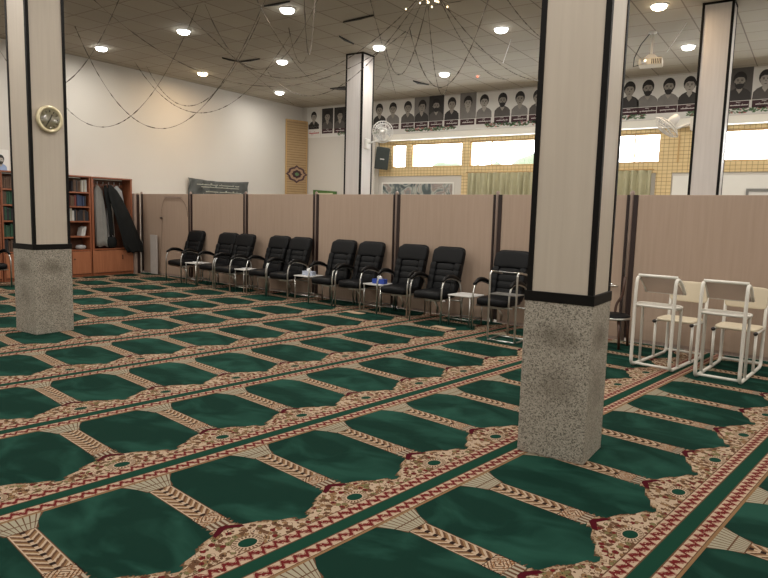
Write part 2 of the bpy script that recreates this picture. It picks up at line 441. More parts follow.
# curtains
def curtain(x0, x1, label):
    e = empty('curtain', ((x0+x1)/2, YW-.14, 2.74)); tag(e, label, 'curtain')
    b = MB(); w_ = (x1-x0)/2; n = int((x1-x0)/.16)
    b.grid(lambda u, v: (-w_+2*w_*u+.02*math.sin(u*n*2*PI*.37), .055*math.sin(u*n*2*PI)+.012*math.sin(u*n*5), -.02-2.5*v), n*10, 6)
    b.build('drape', M['curtain'], e, solid=.006)
    r = MB(); r.tube([(-w_-.06, 0, 0), (w_+.06, 0, 0)], .012); r.build('curtain_rod', M['wood_frame'], e)
curtain(-7.9, -5.9, 'olive green pleated curtain under the window left of the granite column')
curtain(-5.3, -3.25, 'olive green pleated curtain right of the big granite column')
# large print and frame beyond the partition
e = empty('wall_print', (-9.58, YW-.01, 1.7)); tag(e, 'wide grey swirling print on the back wall under the first long window', 'picture')
b = MB(); b.box(-1.16, 1.16, -.012, 0, 0, .75); b.build('print_sheet', M['art'], e)
b = MB(); b.box(-1.2, 1.2, -.008, .002, -.04, .79); b.build('backing', M['plain_white'], e)
e = empty('picture_frame', (-.9, YW-.05, 1.75)); tag(e, 'small grey framed picture low behind the partition beyond the far column', 'picture')
b = MB()
for q in [(-.42, .42, .5, .56), (-.42, .42, 0, .05), (-.42, -.37, .05, .5), (.37, .42, .05, .5)]: b.box(q[0], q[1], -.03, .015, q[2], q[3])
b.build('frame', simple('grey_frame', (.2, .2, .19), .5), e)
b = MB(); b.box(-.37, .37, -.01, 0, .05, .5); b.build('picture', M['pr_white'], e)
b = MB(); b.box(-2.80, 1.3, YW-.03, YW-.005, .5, 2.6); tag(b.build('white_board', M['plain_white'], bevel=.004), 'large white board on the back wall behind the far slim column', 'board')

# ------------------------------------------------------------------ carpet rolls
S = [-2.87, -1.60, -.33, .941, 2.187, 3.49, 4.76, 6.04, 7.35, 8.63, 9.92, 11.2, 12.48, 13.76, 15.04]
PH = {.941: 3.085, 2.187: 3.10, 3.49: 3.105, 4.76: 2.67, 6.04: 3.09}
AL = math.radians(8.75)
def clip(poly, n, c):
    out = []
    for i in range(len(poly)):
        a, b_ = poly[i], poly[(i+1) % len(poly)]; da = a[0]*n[0]+a[1]*n[1]-c; db = b_[0]*n[0]+b_[1]*n[1]-c
        if da <= 0: out.append(a)
        if da*db < 0: t = da/(da-db); out.append((a[0]+(b_[0]-a[0])*t, a[1]+(b_[1]-a[1])*t))
    return out
ords = ['first', 'second', 'third', 'fourth', 'fifth', 'sixth', 'seventh', 'eighth', 'ninth', 'tenth', 'eleventh', 'twelfth', 'thirteenth', 'fourteenth', 'fifteenth']
CL = {0: 'green prayer carpet strip furthest to the right of the granite column', 1: 'green prayer carpet strip second out to the right of the granite column', 2: 'green prayer carpet strip cut off by the lower right corner, beyond the wide red-bordered seam',
      3: 'green prayer carpet strip on which the big granite column and white desks stand', 4: 'green prayer carpet strip just left of the granite column base',
      5: 'green prayer carpet strip, second left of the granite column base', 6: 'green prayer carpet strip, third left of the granite column base',
      7: 'green prayer carpet strip on which the clock column stands', 8: 'green prayer carpet strip directly behind the clock column'}
dt1 = Vector((math.sin(AL), math.cos(AL))); dt2 = Vector((-math.cos(AL), math.sin(AL)))
random.seed(5)
for k, s0 in enumerate(S):
    s1 = S[k+1] if k+1 < len(S) else s0+1.28
    ph = PH.get(s0, 3.1+random.choice([0, 0, .27, .5, .13]))
    org = dt1*ph+dt2*s0
    poly = [tuple(dt1*a+dt2*q) for a, q in ((-7, s0), (19, s0), (19, s1), (-7, s1))]
    for n, c in [((-1, 0), 13.35), ((1, 0), XR-.03), ((0, -1), -YF-.03), ((math.sin(TH), math.cos(TH)), 8.37)]: poly = clip(poly, n, c)
    if len(poly) < 3: continue
    loc = [((Vector(p)-org).dot(dt1), (Vector(p)-org).dot(dt2)*1.27/(s1-s0)) for p in poly]
    q = MB(); q.prism(loc, -.0075, 0)
    o = q.build('prayer_carpet', M['carpet']); o.location = (org.x, org.y, 0); o.rotation_euler = (0, 0, PI/2-AL); o.scale = (1, (s1-s0)/1.27, 1)
    tag(o, CL.get(k, 'green prayer carpet strip, %s beyond the clock column towards the bookshelves' % ords[k-8]), 'carpet', 'prayer carpet rolls laid side by side')

# ------------------------------------------------------------------ columns
def column(X0, X1, Y0, Y1, label, sm='shaft'):
    cx, cy = (X0+X1)/2, (Y0+Y1)/2; hx, hy = (X1-X0)/2, (Y1-Y0)/2
    e = empty('column', (cx, cy, 0)); tag(e, label, 'column')
    b = MB(); b.box(-hx, hx, -hy, hy, 0, 1.03); b.build('plinth', M['terrazzo'], e, bevel=.006)
    i = .012
    b = MB(); b.box(-hx+i, hx-i, -hy+i, hy-i, 1.03, H); b.build('shaft', M[sm], e)
    b = MB(); o_ = hx+.004; p_ = hy+.004
    b.box(-o_, o_, -p_, p_, 1.02, 1.085); b.build('band', M['black_trim'], e, bevel=.003)
    tw = .03; tt = .006
    for sx in (-1, 1):
        for sy in (-1, 1):
            X_, Y_ = sx*(hx-i), sy*(hy-i); b = MB()
            b.box(min(X_+sx*tt, X_-sx*tw), max(X_+sx*tt, X_-sx*tw), min(Y_, Y_+sy*tt), max(Y_, Y_+sy*tt), 1.085, H)
            b.box(min(X_, X_+sx*tt), max(X_, X_+sx*tt), min(Y_, Y_-sy*tw), max(Y_, Y_-sy*tw), 1.085, H)
            b.build('corner_trim', M['black_trim'], e)
    b = MB(); z0, z1 = H-.035, H-.002; ho, po = hx-i+.007, hy-i+.007
    b.box(-ho, ho, -po, po, z0, z1); b.build('top_trim', M['black_trim'], e)
    return e
column(-1.545, -1.10, 3.97, 4.375, 'large granite-based column with cream panels standing among the prayer rows')
column(-8.12, -7.65, 3.96, 4.43, 'granite-based cream column carrying the round wall clock')
column(-8.32, -7.88, 10.78, 11.20, 'slim pale column with a small white fan, behind the row of black chairs', 'shaft_pale')
column(-1.70, -1.26, 10.83, 11.23, 'slim far column behind the partition and white desks, near the projector', 'shaft_pale')

# ------------------------------------------------------------------ wall clock
e = empty('wall_clock', (-7.65+.0, 4.19, 2.56), 0); e.rotation_euler = (0, 0, PI/2)   # local -Y looks to +X
tag(e, 'round gold-rimmed wall clock high on the left column', 'clock')
RX = Matrix.Rotation(PI/2, 4, 'X')
def lat(prof, m, name, par, bev=0):
    b = MB(); b.lathe(prof, 40, m, RX); return b.build(name, m, par)
lat([(.01, .0), (.148, .0), (.158, .02), (.155, .045), (.125, .05), (.122, .03), (.01, .028)], simple('cream_gold_rim', (.66, .58, .38), .3, .3), 'rim', e)
lat([(.002, .026), (.118, .026), (.118, .034), (.002, .034)], simple('olive_clock_face', (.24, .22, .14), .5, var=.35, scale=30), 'dial', e)
b = MB()
for k in range(12):
    a = k*PI/6; T = Matrix.Rotation(a, 4, 'Y'); wd = .006 if k % 3 else .009
    b = MB(); b.box(-wd/2, wd/2, -.038, -.034, .082, .106, None, T); b.build('hour_mark', M['black_trim'], e)
for nm, a, L, wd in (('minute_hand', math.radians(212), .095, .006), ('hour_hand', math.radians(25), .06, .009)):
    b = MB(); T = Matrix.Rotation(a, 4, 'Y'); b.box(-wd/2, wd/2, -.043, -.040, -.015, L, None, T); b.build(nm, M['black_trim'], e)
lat([(.002, .056), (.112, .056), (.112, .058), (.002, .058)], M['glass'], 'glass', e)

# ------------------------------------------------------------------ partition
posts = [14.46, 12.43, 10.51, 8.49, 6.61, 4.73, 2.79, .86, -1.07]
plab = ['tan partition panel with the wire hanger cord, nearest the wardrobe', 'tan partition panel behind the two leftmost black chairs', 'tan partition panel standing in front of the honey slat wall panel',
        'tan partition panel behind the chair pair left of the slim fan column', 'tan partition panel beneath the first long window', 'tan partition panel just left of the big granite column',
        'tan partition panel behind the white prayer desks', 'tan partition panel past the last white desk at the edge of view']
for i in range(len(posts)-1):
    b0, b1 = posts[i], posts[i+1]; L = b0-b1
    x, y = PF(8.39, b0); e = empty('partition_panel', (x, y, 0), -TH); tag(e, plab[i], 'partition', 'tan partition panels in a row')
    b = MB(); b.box(.11, L-.03, 0, .035, .04, 1.885); b.build('board', M['laminate'], e, bevel=.004)
    b = MB(); b.box(.055, .11, -.012, .045, .04, 1.885); b.build('dark_edge', M['maroon'], e)
    b = MB(); b.box(L-.03, L-.004, -.012, .045, .04, 1.885); b.build('dark_edge', M['maroon'], e)
    b = MB(); b.tube(arc([(.028, .015, .0), (.028, .015, 1.90), (.028, .015, 1.915)], .01), [.027]*8, 14); b.lathe([(.027, 1.9), (.025, 1.92), (.015, 1.935), (.002, 1.94)], 14, None, Matrix.Translation((.028, .015, 0)))
    b.build('post', M['post'], e)
    b = MB(); b.box(.11, L-.03, .002, .033, 0, .045); b.build('bottom_rail', M['post'], e)
e = empty('partition_end_post', (-13.36, 9.33, 0)); tag(e, 'slim dark post standing between the wardrobe and first partition panel', 'post')
b = MB(); b.box(-.02, .06, -.075, -.01, 0, 1.88); b.build('post', M['post'], e, bevel=.006)
b = MB(); b.box(-.02, .05, -.01, .07, 0, 1.86); b.build('dark_edge', M['maroon'], e)
b = MB(); b.box(-.30, .03, .07, .10, 0, 1.885); b.build('side_board', M['laminate'], e)
# round door handle
x, y = PF(8.37, 2.95); e = empty('door_handle', (x, y, .71), -TH); tag(e, 'small chrome lever handle on the partition beside the granite column', 'handle')
b = MB(); b.lathe([(.028, 0), (.028, .01), (.012, .014), (.012, .05)], 18, None, RX); b.build('rosette', M['chrome'], e)
b = MB(); b.tube([(0, -.05, 0), (.05, -.052, 0), (.11, -.05, -.004)], .010); b.build('lever', M['chrome'], e)
# hanging wire and pale board on the first panel
x, y = PF(8.37, 13.4); e = empty('hanger_wire', (x, y, 0), -TH); tag(e, 'thin hanging wire with two curved cords on the first partition panel', 'wire')
b = MB(); b.box(.03, .70, -.02, -.008, 1.80, 1.825); b.build('hook_rail', M['post'], e)
b = MB(); b.tube([(.12-.12*math.sin(k/10*PI/2)*1.9-0, -.015, 1.80-.48*(1-math.cos(k/10*PI/2))) for k in range(11)], .006, 6)
b.tube([(-.108, -.015, 1.32), (-.20, -.015, .0)], .009, 6); b.build('cord', simple('beige_cord', (.26, .19, .14), .6), e)
b = MB(); b.tube([(.55+.40*math.sin(k/10*PI/2), -.015, 1.80-.42*(1-math.cos(k/10*PI/2))) for k in range(11)], .006, 6); b.build('cord', simple('beige_cord_short', (.22, .16, .12), .6), e)
b = MB(); b.lathe([(.002, -.02), (.03, -.015), (.03, .015), (.002, .02)], 14, None, Matrix.Translation((-.108, -.022, 1.33))); b.build('knob', M['maroon'], e)
x, y = PF(8.32, 13.78); e2 = MB(); e2.box(-.14, .14, -.012, .012, 0, .92); o = e2.build('pale_board', simple('pale_grey_board', (.46, .42, .39), .6), bevel=.004)
o.location = (x, y, .003); o.rotation_euler = (0, 0, -TH); tag(o, 'tall narrow pale board leaning against the first partition panel', 'board')

# ------------------------------------------------------------------ black armchairs
def rbox(b, cx, cy, cz, sx, sy, sz, p=4.0, nu=20, nv=12, m=None, T=None, warp=None):
    """superellipsoid cushion"""
    vs = []
    sg = lambda c, e: math.copysign(abs(c)**e, c)
    for j in range(nv+1):
        ph = -PI/2+PI*j/nv
        for i in range(nu):
            th = 2*PI*i/nu
            v = Vector((sx/2*sg(math.cos(ph), 2/p)*sg(math.cos(th), 2/p), sy/2*sg(math.cos(ph), 2/p)*sg(math.sin(th), 2/p), sz/2*sg(math.sin(ph), 2/p)))
            if warp: v = warp(v)
            v += Vector((cx, cy, cz)); vs.append(T @ v if T else v)
    fs = [(j*nu+i, j*nu+(i+1) % nu, (j+1)*nu+(i+1) % nu, (j+1)*nu+i) for j in range(nv) for i in range(nu)]
    b.add(vs, fs, m, True); return b
def make_chair():
    e = empty('armchair', (0, 0, 0))
    b = MB(); rbox(b, 0, .25, .40, .50, .52, .12, 5, 28, 12, warp=lambda v: Vector((v.x, v.y, v.z+.012*math.cos(v.x*6)-.02*max(0, -v.y*3)**2))); b.build('seat', M['leather'], e)
    # backrest: three quilted cushions and a head roll leaning back
    lean = math.radians(17)
    bk = MB()
    def bp(s, yoff=0): # distance s up the back
        return Vector((0, .44+s*math.sin(lean)*(.75+.35*s)+yoff, .42+s*math.cos(lean)))
    for k, (s, h_, wdt, th) in enumerate([(.07, .17, .48, .11), (.185, .13, .485, .105), (.285, .12, .49, .10), (.38, .12, .495, .10)]):
        p = bp(s); T = Matrix.Translation(p) @ Matrix.Rotation(-lean, 4, 'X')
        rbox(bk, 0, 0, 0, wdt*.72, th, h_, 4, 24, 10, T=T)
        for sx in (-1, 1): rbox(bk, sx*wdt*.43, -.012, 0, wdt*.22, th*1.1, h_*1.15, 4, 16, 10, T=T)
    T = Matrix.Translation(bp(.34, .03)) @ Matrix.Rotation(-lean, 4, 'X'); rbox(bk, 0, 0, 0, .53, .06, .72, 8, 28, 14, T=T)
    back = bk.build('backrest', M['leather'], e)
    hr = MB(); T = Matrix.Translation(bp(.55)) @ Matrix.Rotation(-lean, 4, 'X'); rbox(hr, 0, 0, 0, .545, .115, .25, 6, 32, 14, T=T, warp=lambda v: Vector((v.x, v.y, v.z+.012*math.cos(v.x*9))))
    hr.build('headrest', M['leather'], back)
    for sx in (-1, 1):
        X_ = sx*.279
        b = MB(); b.tube(arc([(X_, .02, 0), (X_, .015, .50), (X_, .07, .645), (X_, .22, .665), (X_, .50, .60), (X_, .53, .40), (X_, .56, 0)], .12), .0135, 10); b.build('side_frame', M['chrome'], e)
        b = MB(); P = arc([(X_, .035, .625), (X_, .15, .69), (X_, .34, .675), (X_, .50, .60)], .1)
        n = len(P); b.tube(P, [.018+.014*math.sin(PI*min(1, max(0, (i+.8)/(n+.6)))) for i in range(n)], 10); b.build('armrest', M['arm_pad'], e)
    b = MB(); b.tube([(-.279, .12, .33), (.279, .12, .33)], .011, 8); b.build('crossbar', M['chrome'], e)
    b = MB(); b.tube([(-.279, .52, .30), (.279, .52, .30)], .011, 8); b.build('crossbar', M['chrome'], e)
    b = MB(); b.box(-.1, .1, .15, .35, .30, .345); b.tube([(0, .25, .3), (.03, .30, .2), (0, .33, .12)], .016, 8); b.build('under_bracket', M['chrome'], e)
    return e
proto = make_chair()
CH = [(7.75, 12.08, 'black leather armchair alone at the left end of the row, closest to the bookshelves', 0),
      (7.68, 10.83, 'black leather armchair, left one of the pair nearest the leftmost single chair', 3),
      (7.60, 10.22, 'black leather armchair, right one of the pair nearest the leftmost single chair', -2),
      (7.72, 9.33, 'black leather armchair, left seat of the pair left of the pale tissue box table', 0),
      (7.68, 8.70, 'black leather armchair, right seat of the pair beside the pale tissue box table', 0),
      (7.70, 7.63, 'black leather armchair right after the table with the pale tissue box', 0),
      (7.69, 6.995, 'black leather armchair left of the table holding the blue tissue box', -1),
      (7.63, 6.02, 'black leather armchair right after the table holding the blue tissue box', 4),
      (7.56, 5.34, 'black leather armchair left of the last white side table', 0),
      (7.62, 4.30, 'black leather armchair behind the tall chrome prayer stand', 0)]
for i, (a, bq, lab, rz) in enumerate(CH):
    o = proto if i == 0 else copy_tree(proto)
    x, y = PF(a-.02, bq); o.location = (x, y, 0); o.rotation_euler = (0, 0, -TH+math.radians(rz)); tag(o, lab, 'chair', 'black armchairs along the partition')
o = copy_tree(proto); o.location = (-12.42, 5.74, 0); o.rotation_euler = (0, 0, math.radians(92)); tag(o, 'black leather armchair half hidden left of the clock column by the bookshelves', 'chair')

# ------------------------------------------------------------------ side tables
def make_table():
    e = empty('side_table', (0, 0, 0))
    b = MB(); b.box(-.19, .19, 0, .38, .425, .445); b.build('tabletop', M['table_white'], e, bevel=.006)
    for sx in (-.17, .17):
        for sy in (.02, .36):
            b = MB(); b.tube([(sx, sy, 0), (sx, sy, .425)], .0105, 8); b.build('leg', M['chrome'], e)
    b = MB(); b.tube([(-.17, .02, .10), (.17, .02, .10), (.17, .36, .10), (-.17, .36, .10)], .008, 8, closed=True); b.build('lower_rail', M['chrome'], e)
    return e
tp = make_table()
TB = [(7.74, 11.46, 'white-topped chrome side table right of the leftmost single chair'), (7.66, 9.765, 'white-topped chrome side table between the first two pairs of chairs'),
      (7.76, 8.165, 'white-topped chrome side table carrying the pale tissue box'), (7.74, 6.525, 'white-topped chrome side table carrying the blue tissue box'),
      (7.64, 4.82, 'white-topped chrome side table closest to the chrome prayer stand')]
for i, (a, bq, lab) in enumerate(TB):
    o = tp if i == 0 else copy_tree(tp); x, y = PF(a, bq); o.location = (x, y, 0); o.rotation_euler = (0, 0, -TH)
    if i == 1: o.scale = (.75, 1, 1)
    tag(o, lab, 'side table', 'side tables between the chairs')
def tissue(a, bq, m, lab):
    x, y = PF(a, bq); e = empty('tissue_box', (x, y, .4455), -TH+.2); tag(e, lab, 'tissue box')
    b = MB(); b.box(-.11, .11, -.055, .055, 0, .075); b.build('carton', m, e, bevel=.004)
    b = MB(); b.add([(-.04, -.01, .075), (.04, -.012, .075), (.045, .012, .075), (-.035, .014, .075), (-.05, 0, .115), (.0, .02, .13), (.05, -.01, .11), (.0, -.02, .1)], [(0, 1, 6, 7), (1, 2, 6), (2, 3, 5, 6), (3, 0, 4, 5), (0, 7, 4), (4, 7, 5), (5, 7, 6)], None, True)
    b.build('tissue', M['tissue'], e)
tissue(7.92, 8.13, M['tissue_pale'], 'pale blue tissue box with a tissue sticking out on a side table')
tissue(7.90, 6.49, M['tissue_blue'], 'deep blue tissue box on the side table in mid-row')
for a, bq, lab in ((7.9, 11.5, 'folded white paper on the leftmost side table'), (7.82, 9.77, 'crumpled white tissue on the narrow side table')):
    x, y = PF(a, bq); b = MB(); b.grid(lambda u, v: (-.06+.12*u, -.045+.09*v, .004+.012*math.sin(u*5)*math.sin(v*4+1)**2), 8, 8); o = b.build('paper_sheet', M['tissue'], solid=.004); o.location = (x, y, .447); tag(o, lab, 'paper')
# beige scraps of matting on the floor
for a, bq, w_, lab in ((7.36, 4.88, .34, 'small beige mat on the floor before the last side table'), (7.45, 6.62, .36, 'small beige mat on the floor before the blue tissue table')):
    x, y = PF(a, bq); b = MB(); b.grid(lambda u, v: (-w_/2+w_*u, -.07+.14*v, .006+.004*math.sin(u*7)*math.cos(v*5)), 10, 6); o = b.build('floor_mat', M['mat_beige'], solid=.006); o.location = (x, y, .002); o.rotation_euler = (0, 0, -TH); tag(o, lab, 'mat')

# ------------------------------------------------------------------ round stool half behind the column
x, y = PF(7.9, 2.74); e = empty('round_stool', (x, y, 0), -TH); tag(e, 'round black stool with chrome rim, half hidden behind the granite column', 'stool')
b = MB(); b.lathe([(.01, .36), (.20, .36), (.215, .385), (.19, .405), (.01, .41)], 36); b.build('seat', M['leather'], e)
b = MB(); b.tube([(.212*math.cos(2*PI*k/36), .212*math.sin(2*PI*k/36), .365) for k in range(36)], .014, 8, closed=True); b.build('rim', M['chrome'], e)
for sx, sy in ((-1, -1), (1, -1), (-1, 1), (1, 1)):
    b = MB(); b.tube([(.12*sx, .12*sy, .36), (.15*sx, .15*sy, .18), (.16*sx, .16*sy, 0)], .017, 8); b.build('leg', M['brown_bent'], e)
b = MB(); b.tube(arc([(-.02, .16, .36), (-.03, .19, .50), (.04, .22, .62), (.05, .23, .86)], .08), .017, 8); b.build('back_post', M['brown_bent'], e)

# ------------------------------------------------------------------ chrome prayer stand
x, y = PF(7.03, 3.80); e = empty('prayer_stand', (x, y, 0), -TH+math.radians(2)); tag(e, 'tall chrome tube prayer stand before the last black armchair', 'stand')
for sx in (-1, 1):
    X_ = .185*sx; b = MB()
    b.tube(arc([(X_, .34, .02), (X_, .0, .014), (X_, .0, .89), (X_, .32, .84)], .07), .0125, 10); b.build('side_frame', M['chrome'], e)
for z_, n_ in ((.885, 5),):
    b = MB()
    for k in range(n_): b.tube([(-.185, .05+.05*k, z_-.006*k), (.185, .05+.05*k, z_-.006*k)], .005, 6)
    b.build('top_rack', M['chrome'], e)
b = MB(); b.box(-.185, .185, .0, .22, .595, .607); b.build('tray', simple('grey_metal_tray', (.3, .3, .29), .35, .8), e, bevel=.003)
b = MB(); b.tube([(-.185, .0, .02), (.185, .0, .02)], .0115, 8); b.build('foot_bar', M['chrome'], e)
b = MB(); b.tube([(-.185, .32, .02), (.185, .32, .02)], .0115, 8); b.build('foot_bar', M['chrome'], e)

# ------------------------------------------------------------------ white desk-and-seat units
def make_desk():
    e = empty('prayer_desk', (0, 0, 0)); W_ = .20; r = .0175
    for sx in (-1, 1):
        X_ = sx*W_
        b = MB(); b.tube(arc([(X_, .30, .80), (X_, .17, .93), (X_, .02, .985), (X_, 0, .80), (X_, 0, .014), (X_, .6, .014), (X_, 1.05, .014), (X_, 1.05, .45), (X_, 1.10, .86)], .09), r, 10)
        b.build('side_frame', M['white_steel'], e)
        b = MB(); b.tube(arc([(X_, .02, .655), (X_, .23, .65), (X_, .24, .02)], .03), r*.85, 8); b.build('tray_support', M['white_steel'], e)
        b = MB(); b.tube(arc([(X_, 1.04, .43), (X_, .62, .43)], .02), r*.9, 8); b.tube([(X_, .64, .43), (X_, .64, .02)], r*.85, 8); b.build('leg', M['white_steel'], e)
        b = MB(); b.tube([(X_, .622, .43), (X_, .59, .43)], r*1.15, 10); b.build('tube_plug', M['black_plug'], e)
    b = MB()
    b.tube([(-W_, .02, .04), (W_, .02, .04)], r*.8, 8); b.build('foot_bar', M['white_steel'], e)
    b = MB(); b.tube([(-W_, 1.04, .05), (W_, 1.04, .05)], r*.8, 8); b.build('foot_bar', M['white_steel'], e)
    b = MB(); b.tube([(-W_, .05, .985), (W_, .05, .985)], r*.9, 8); b.build('top_bar', M['white_steel'], e)
    # sloping book board
    T = Matrix.Translation((0, .055, .975)) @ Matrix.Rotation(math.radians(-37), 4, 'X')
    b = MB(); b.box(-W_+.015, W_-.015, 0, .30, -.008, .008, None, T); bo = b.build('book_board', M['desk_board'], e, bevel=.003)
    b = MB(); b.box(-W_+.015, W_-.015, .29, .302, -.01, .028, None, T); b.build('board_lip', M['white_steel'], bo)
    # oval tray
    b = MB(); n = 40; sg = lambda c, e_: math.copysign(abs(c)**e_, c)
    outl = [(.225*sg(math.cos(2*PI*k/n), .6), .12+.135*sg(math.sin(2*PI*k/n), .6)) for k in range(n)]
    b.prism(outl, .66, .668)
    b.tube([(x_, y_, .672) for x_, y_ in outl], .014, 6, closed=True); b.build('tray', M['white_steel'], e)
    b = MB(); rbox(b, 0, .83, .455, .42, .42, .035, 6, 28, 8, warp=lambda v: Vector((v.x, v.y, v.z-.012*math.cos(v.x*7)*math.cos(v.y*6)))); b.build('seat', M['cream_plastic'], e)
    b = MB(); T = Matrix.Rotation(math.radians(-7), 4, 'X'); rbox(b, 0, 0, 0, .42, .028, .24, 7, 28, 10, T=Matrix.Translation((0, 1.07, .755)) @ T, warp=lambda v: Vector((v.x, v.y+.02*math.cos(v.x*7), v.z))); b.build('backrest', M['cream_plastic'], e)
    return e
dp = make_desk()
x, y = PF(6.93, 1.975); dp.location = (x, y, 0); dp.rotation_euler = (0, 0, -TH+math.radians(-4)); tag(dp, 'white tubular prayer desk with cream seat, nearer the granite column', 'desk', 'white prayer desks with seats')
d2_ = copy_tree(dp); x, y = PF(6.88, 1.32); d2_.location = (x, y, 0); d2_.rotation_euler = (0, 0, -TH+math.radians(-1)); tag(d2_, 'white tubular prayer desk with cream seat, farther from the granite column', 'desk', 'white prayer desks with seats')

# ------------------------------------------------------------------ bookshelves and wardrobe on the left wall
XS = -13.35; XB = -13.68
def shelf_unit(y0, y1, zs, label, seed):
    e = empty('bookcase', (XB, (y0+y1)/2, 0)); tag(e, label, 'bookcase', 'cherry bookcases on the left wall')
    h = (y1-y0)/2; D = XS-XB
    b = MB(); b.box(0, D, -h, -h+.03, 0, 2.18); b.build('side_panel', M['cab_wood'], e)
    b = MB(); b.box(0, D, h-.03, h, 0, 2.18); b.build('side_panel', M['cab_wood'], e)
    b = MB(); b.box(0, .015, -h+.03, h-.03, 0, 2.16); b.build('back_panel', M['dark_wood'], e)
    b = MB(); b.box(0, D+.01, -h, h, 2.18, 2.21); b.build('top_board', M['cab_wood'], e)
    for z in zs:
        b = MB(); b.box(.015, D-.01, -h+.03, h-.03, z-.03, z); b.build('shelf', M['cab_wood'], e)
    b = MB(); b.box(.015, D-.02, -h+.03, h-.03, .0, .06); b.build('kick_board', M['cab_wood'], e)
    for s in (0, 1):
        q0 = -h+.035+s*(h-.03); q1 = q0+h-.04
        b = MB(); b.box(D-.02, D+.005, q0, q1, .07, .56); d = b.build('door', M['cab_door'], e, bevel=.004)
        k = MB(); k.tube([(D+.005, q1-.05 if s == 0 else q0+.05, .40), (D+.03, q1-.05 if s == 0 else q0+.05, .40)], .012, 8); k.build('knob', M['brown_bent'], d)
    return e
ZS = [.60, .90, 1.23, 1.55, 1.86]
shelf_unit(7.27, 8.20, ZS, 'cherry bookcase of mixed books beside the open wardrobe', 1)
shelf_unit(6.32, 7.25, ZS, 'cherry bookcase behind the clock column with green book sets', 2)
shelf_unit(5.37, 6.30, ZS, 'cherry bookcase at the far edge of view left of the clock column', 3)
# wardrobe
Y0, Y1 = 8.22, 9.24
e = empty('wardrobe', (XB, (Y0+Y1)/2, 0)); tag(e, 'open cherry wardrobe with robes on hooks next to the partition', 'wardrobe'); h = (Y1-Y0)/2; D = XS-XB
for nm, q, m in (('side_panel', (0, D, -h, -h+.05, 0, 2.18), 'cab_wood'), ('side_panel', (0, D, h-.04, h, 0, 2.18), 'cab_wood'), ('back_panel', (0, .015, -h+.05, h-.04, 0, 2.16), 'dark_wood'),
                 ('top_board', (0, D+.01, -h, h, 2.18, 2.21), 'cab_wood'), ('bottom_shelf', (.015, D, -h+.05, h-.04, .58, .61), 'cab_wood'), ('kick_board', (.015, D-.02, -h+.05, h-.04, 0, .06), 'cab_wood')):
    b = MB(); b.box(*q); b.build(nm, M[m], e)
b = MB(); b.box(D-.02, D+.005, -h+.0, h-.0, .07, .565); dd = b.build('door', M['cab_door'], e, bevel=.004)
k = MB(); k.tube([(D+.005, .22, .45), (D+.025, .22, .45), (D+.025, .22, .36), (D+.005, .22, .36)], .008, 8); k.build('handle', M['black_trim'], dd)
b = MB(); b.box(.015, .035, -h+.06, h-.05, 2.0, 2.07); b.build('hook_rail', M['cab_wood'], e)
for k in range(6):
    yk = -h+.13+k*.14; b = MB(); b.tube(arc([(.035, yk, 2.05), (.12, yk, 2.03), (.13, yk, 2.09)], .03), .008, 8); b.lathe([(.002, -.015), (.015, 0), (.002, .015)], 10, None, Matrix.Translation((.13, yk, 2.10))); b.build('hook', M['chrome'], e)
def robe(name, path, mat, label, folds=7, dep=.10):
    """loft: path of (y, z, width, xoff)"""
    b = MB(); n = 64; rows = []
    P = []
    for i in range(len(path)-1):
        for k in range(6):
            t = k/6; P.append([path[i][j]*(1-t)+path[i+1][j]*t for j in range(4)])
    P.append(list(path[-1])); vs = []
    for i, (y, z, wd, xo) in enumerate(P):
        g = i/len(P)
        for k in range(n):
            a = 2*PI*k/n; rr = 1+.16*g*math.sin(a*folds+z*2)+.06*math.sin(a*3+z*6)
            vs.append((xo+dep/2*math.sin(a)*rr*(.6+.6*g), y+wd/2*math.cos(a)*(1+.05*math.sin(a*folds+z*2)), z+.02*g*math.sin(a*5)))
    fs = [(i*n+k, i*n+(k+1) % n, (i+1)*n+(k+1) % n, (i+1)*n+k) for i in range(len(P)-1) for k in range(n)]
    fs += [tuple(range(n))[::-1], tuple((len(P)-1)*n+k for k in range(n))]
    b.add(vs, fs, None, True); return tag(b.build(name, mat), label, 'robe')
robe('hanging_robe', [(8.46, 2.03, .05, -13.52), (8.48, 1.90, .20, -13.50), (8.51, 1.4, .27, -13.48), (8.53, .66, .31, -13.46)], M['robe_grey'], 'light grey robe hanging at the left inside the open wardrobe')
robe('hanging_robe', [(8.80, 2.03, .05, -13.56), (8.80, 1.9, .14, -13.55), (8.79, 1.3, .18, -13.55), (8.80, .72, .20, -13.54)], M['robe_white'], 'pale blue-grey robe hanging between the grey and black ones', 5, .07)
robe('hanging_robe', [(8.97, 2.04, .05, -13.56), (9.0, 1.92, .22, -13.55), (9.05, 1.6, .24, -13.54), (9.10, 1.32, .16, -13.54)], M['robe_white'], 'pale shirt hanging at the right end inside the wardrobe', 5, .08)
robe('hanging_coat', [(8.60, 2.03, .05, -13.42), (8.62, 1.90, .13, -13.40), (8.69, 1.35, .10, -13.38), (8.73, .90, .10, -13.40)], M['robe_dark'], 'narrow black robe hanging straight down in the middle of the wardrobe', 5, .08)
robe('hanging_coat', [(8.70, 2.05, .06, -13.40), (8.74, 1.92, .24, -13.36), (8.81, 1.70, .34, -13.31), (8.94, 1.32, .40, -13.25), (9.08, .90, .44, -13.22), (9.16, .66, .48, -13.22), (9.22, .52, .40, -13.22)], M['robe_dark'], 'large charcoal coat slanting out of the wardrobe over its right side', 6, .12)
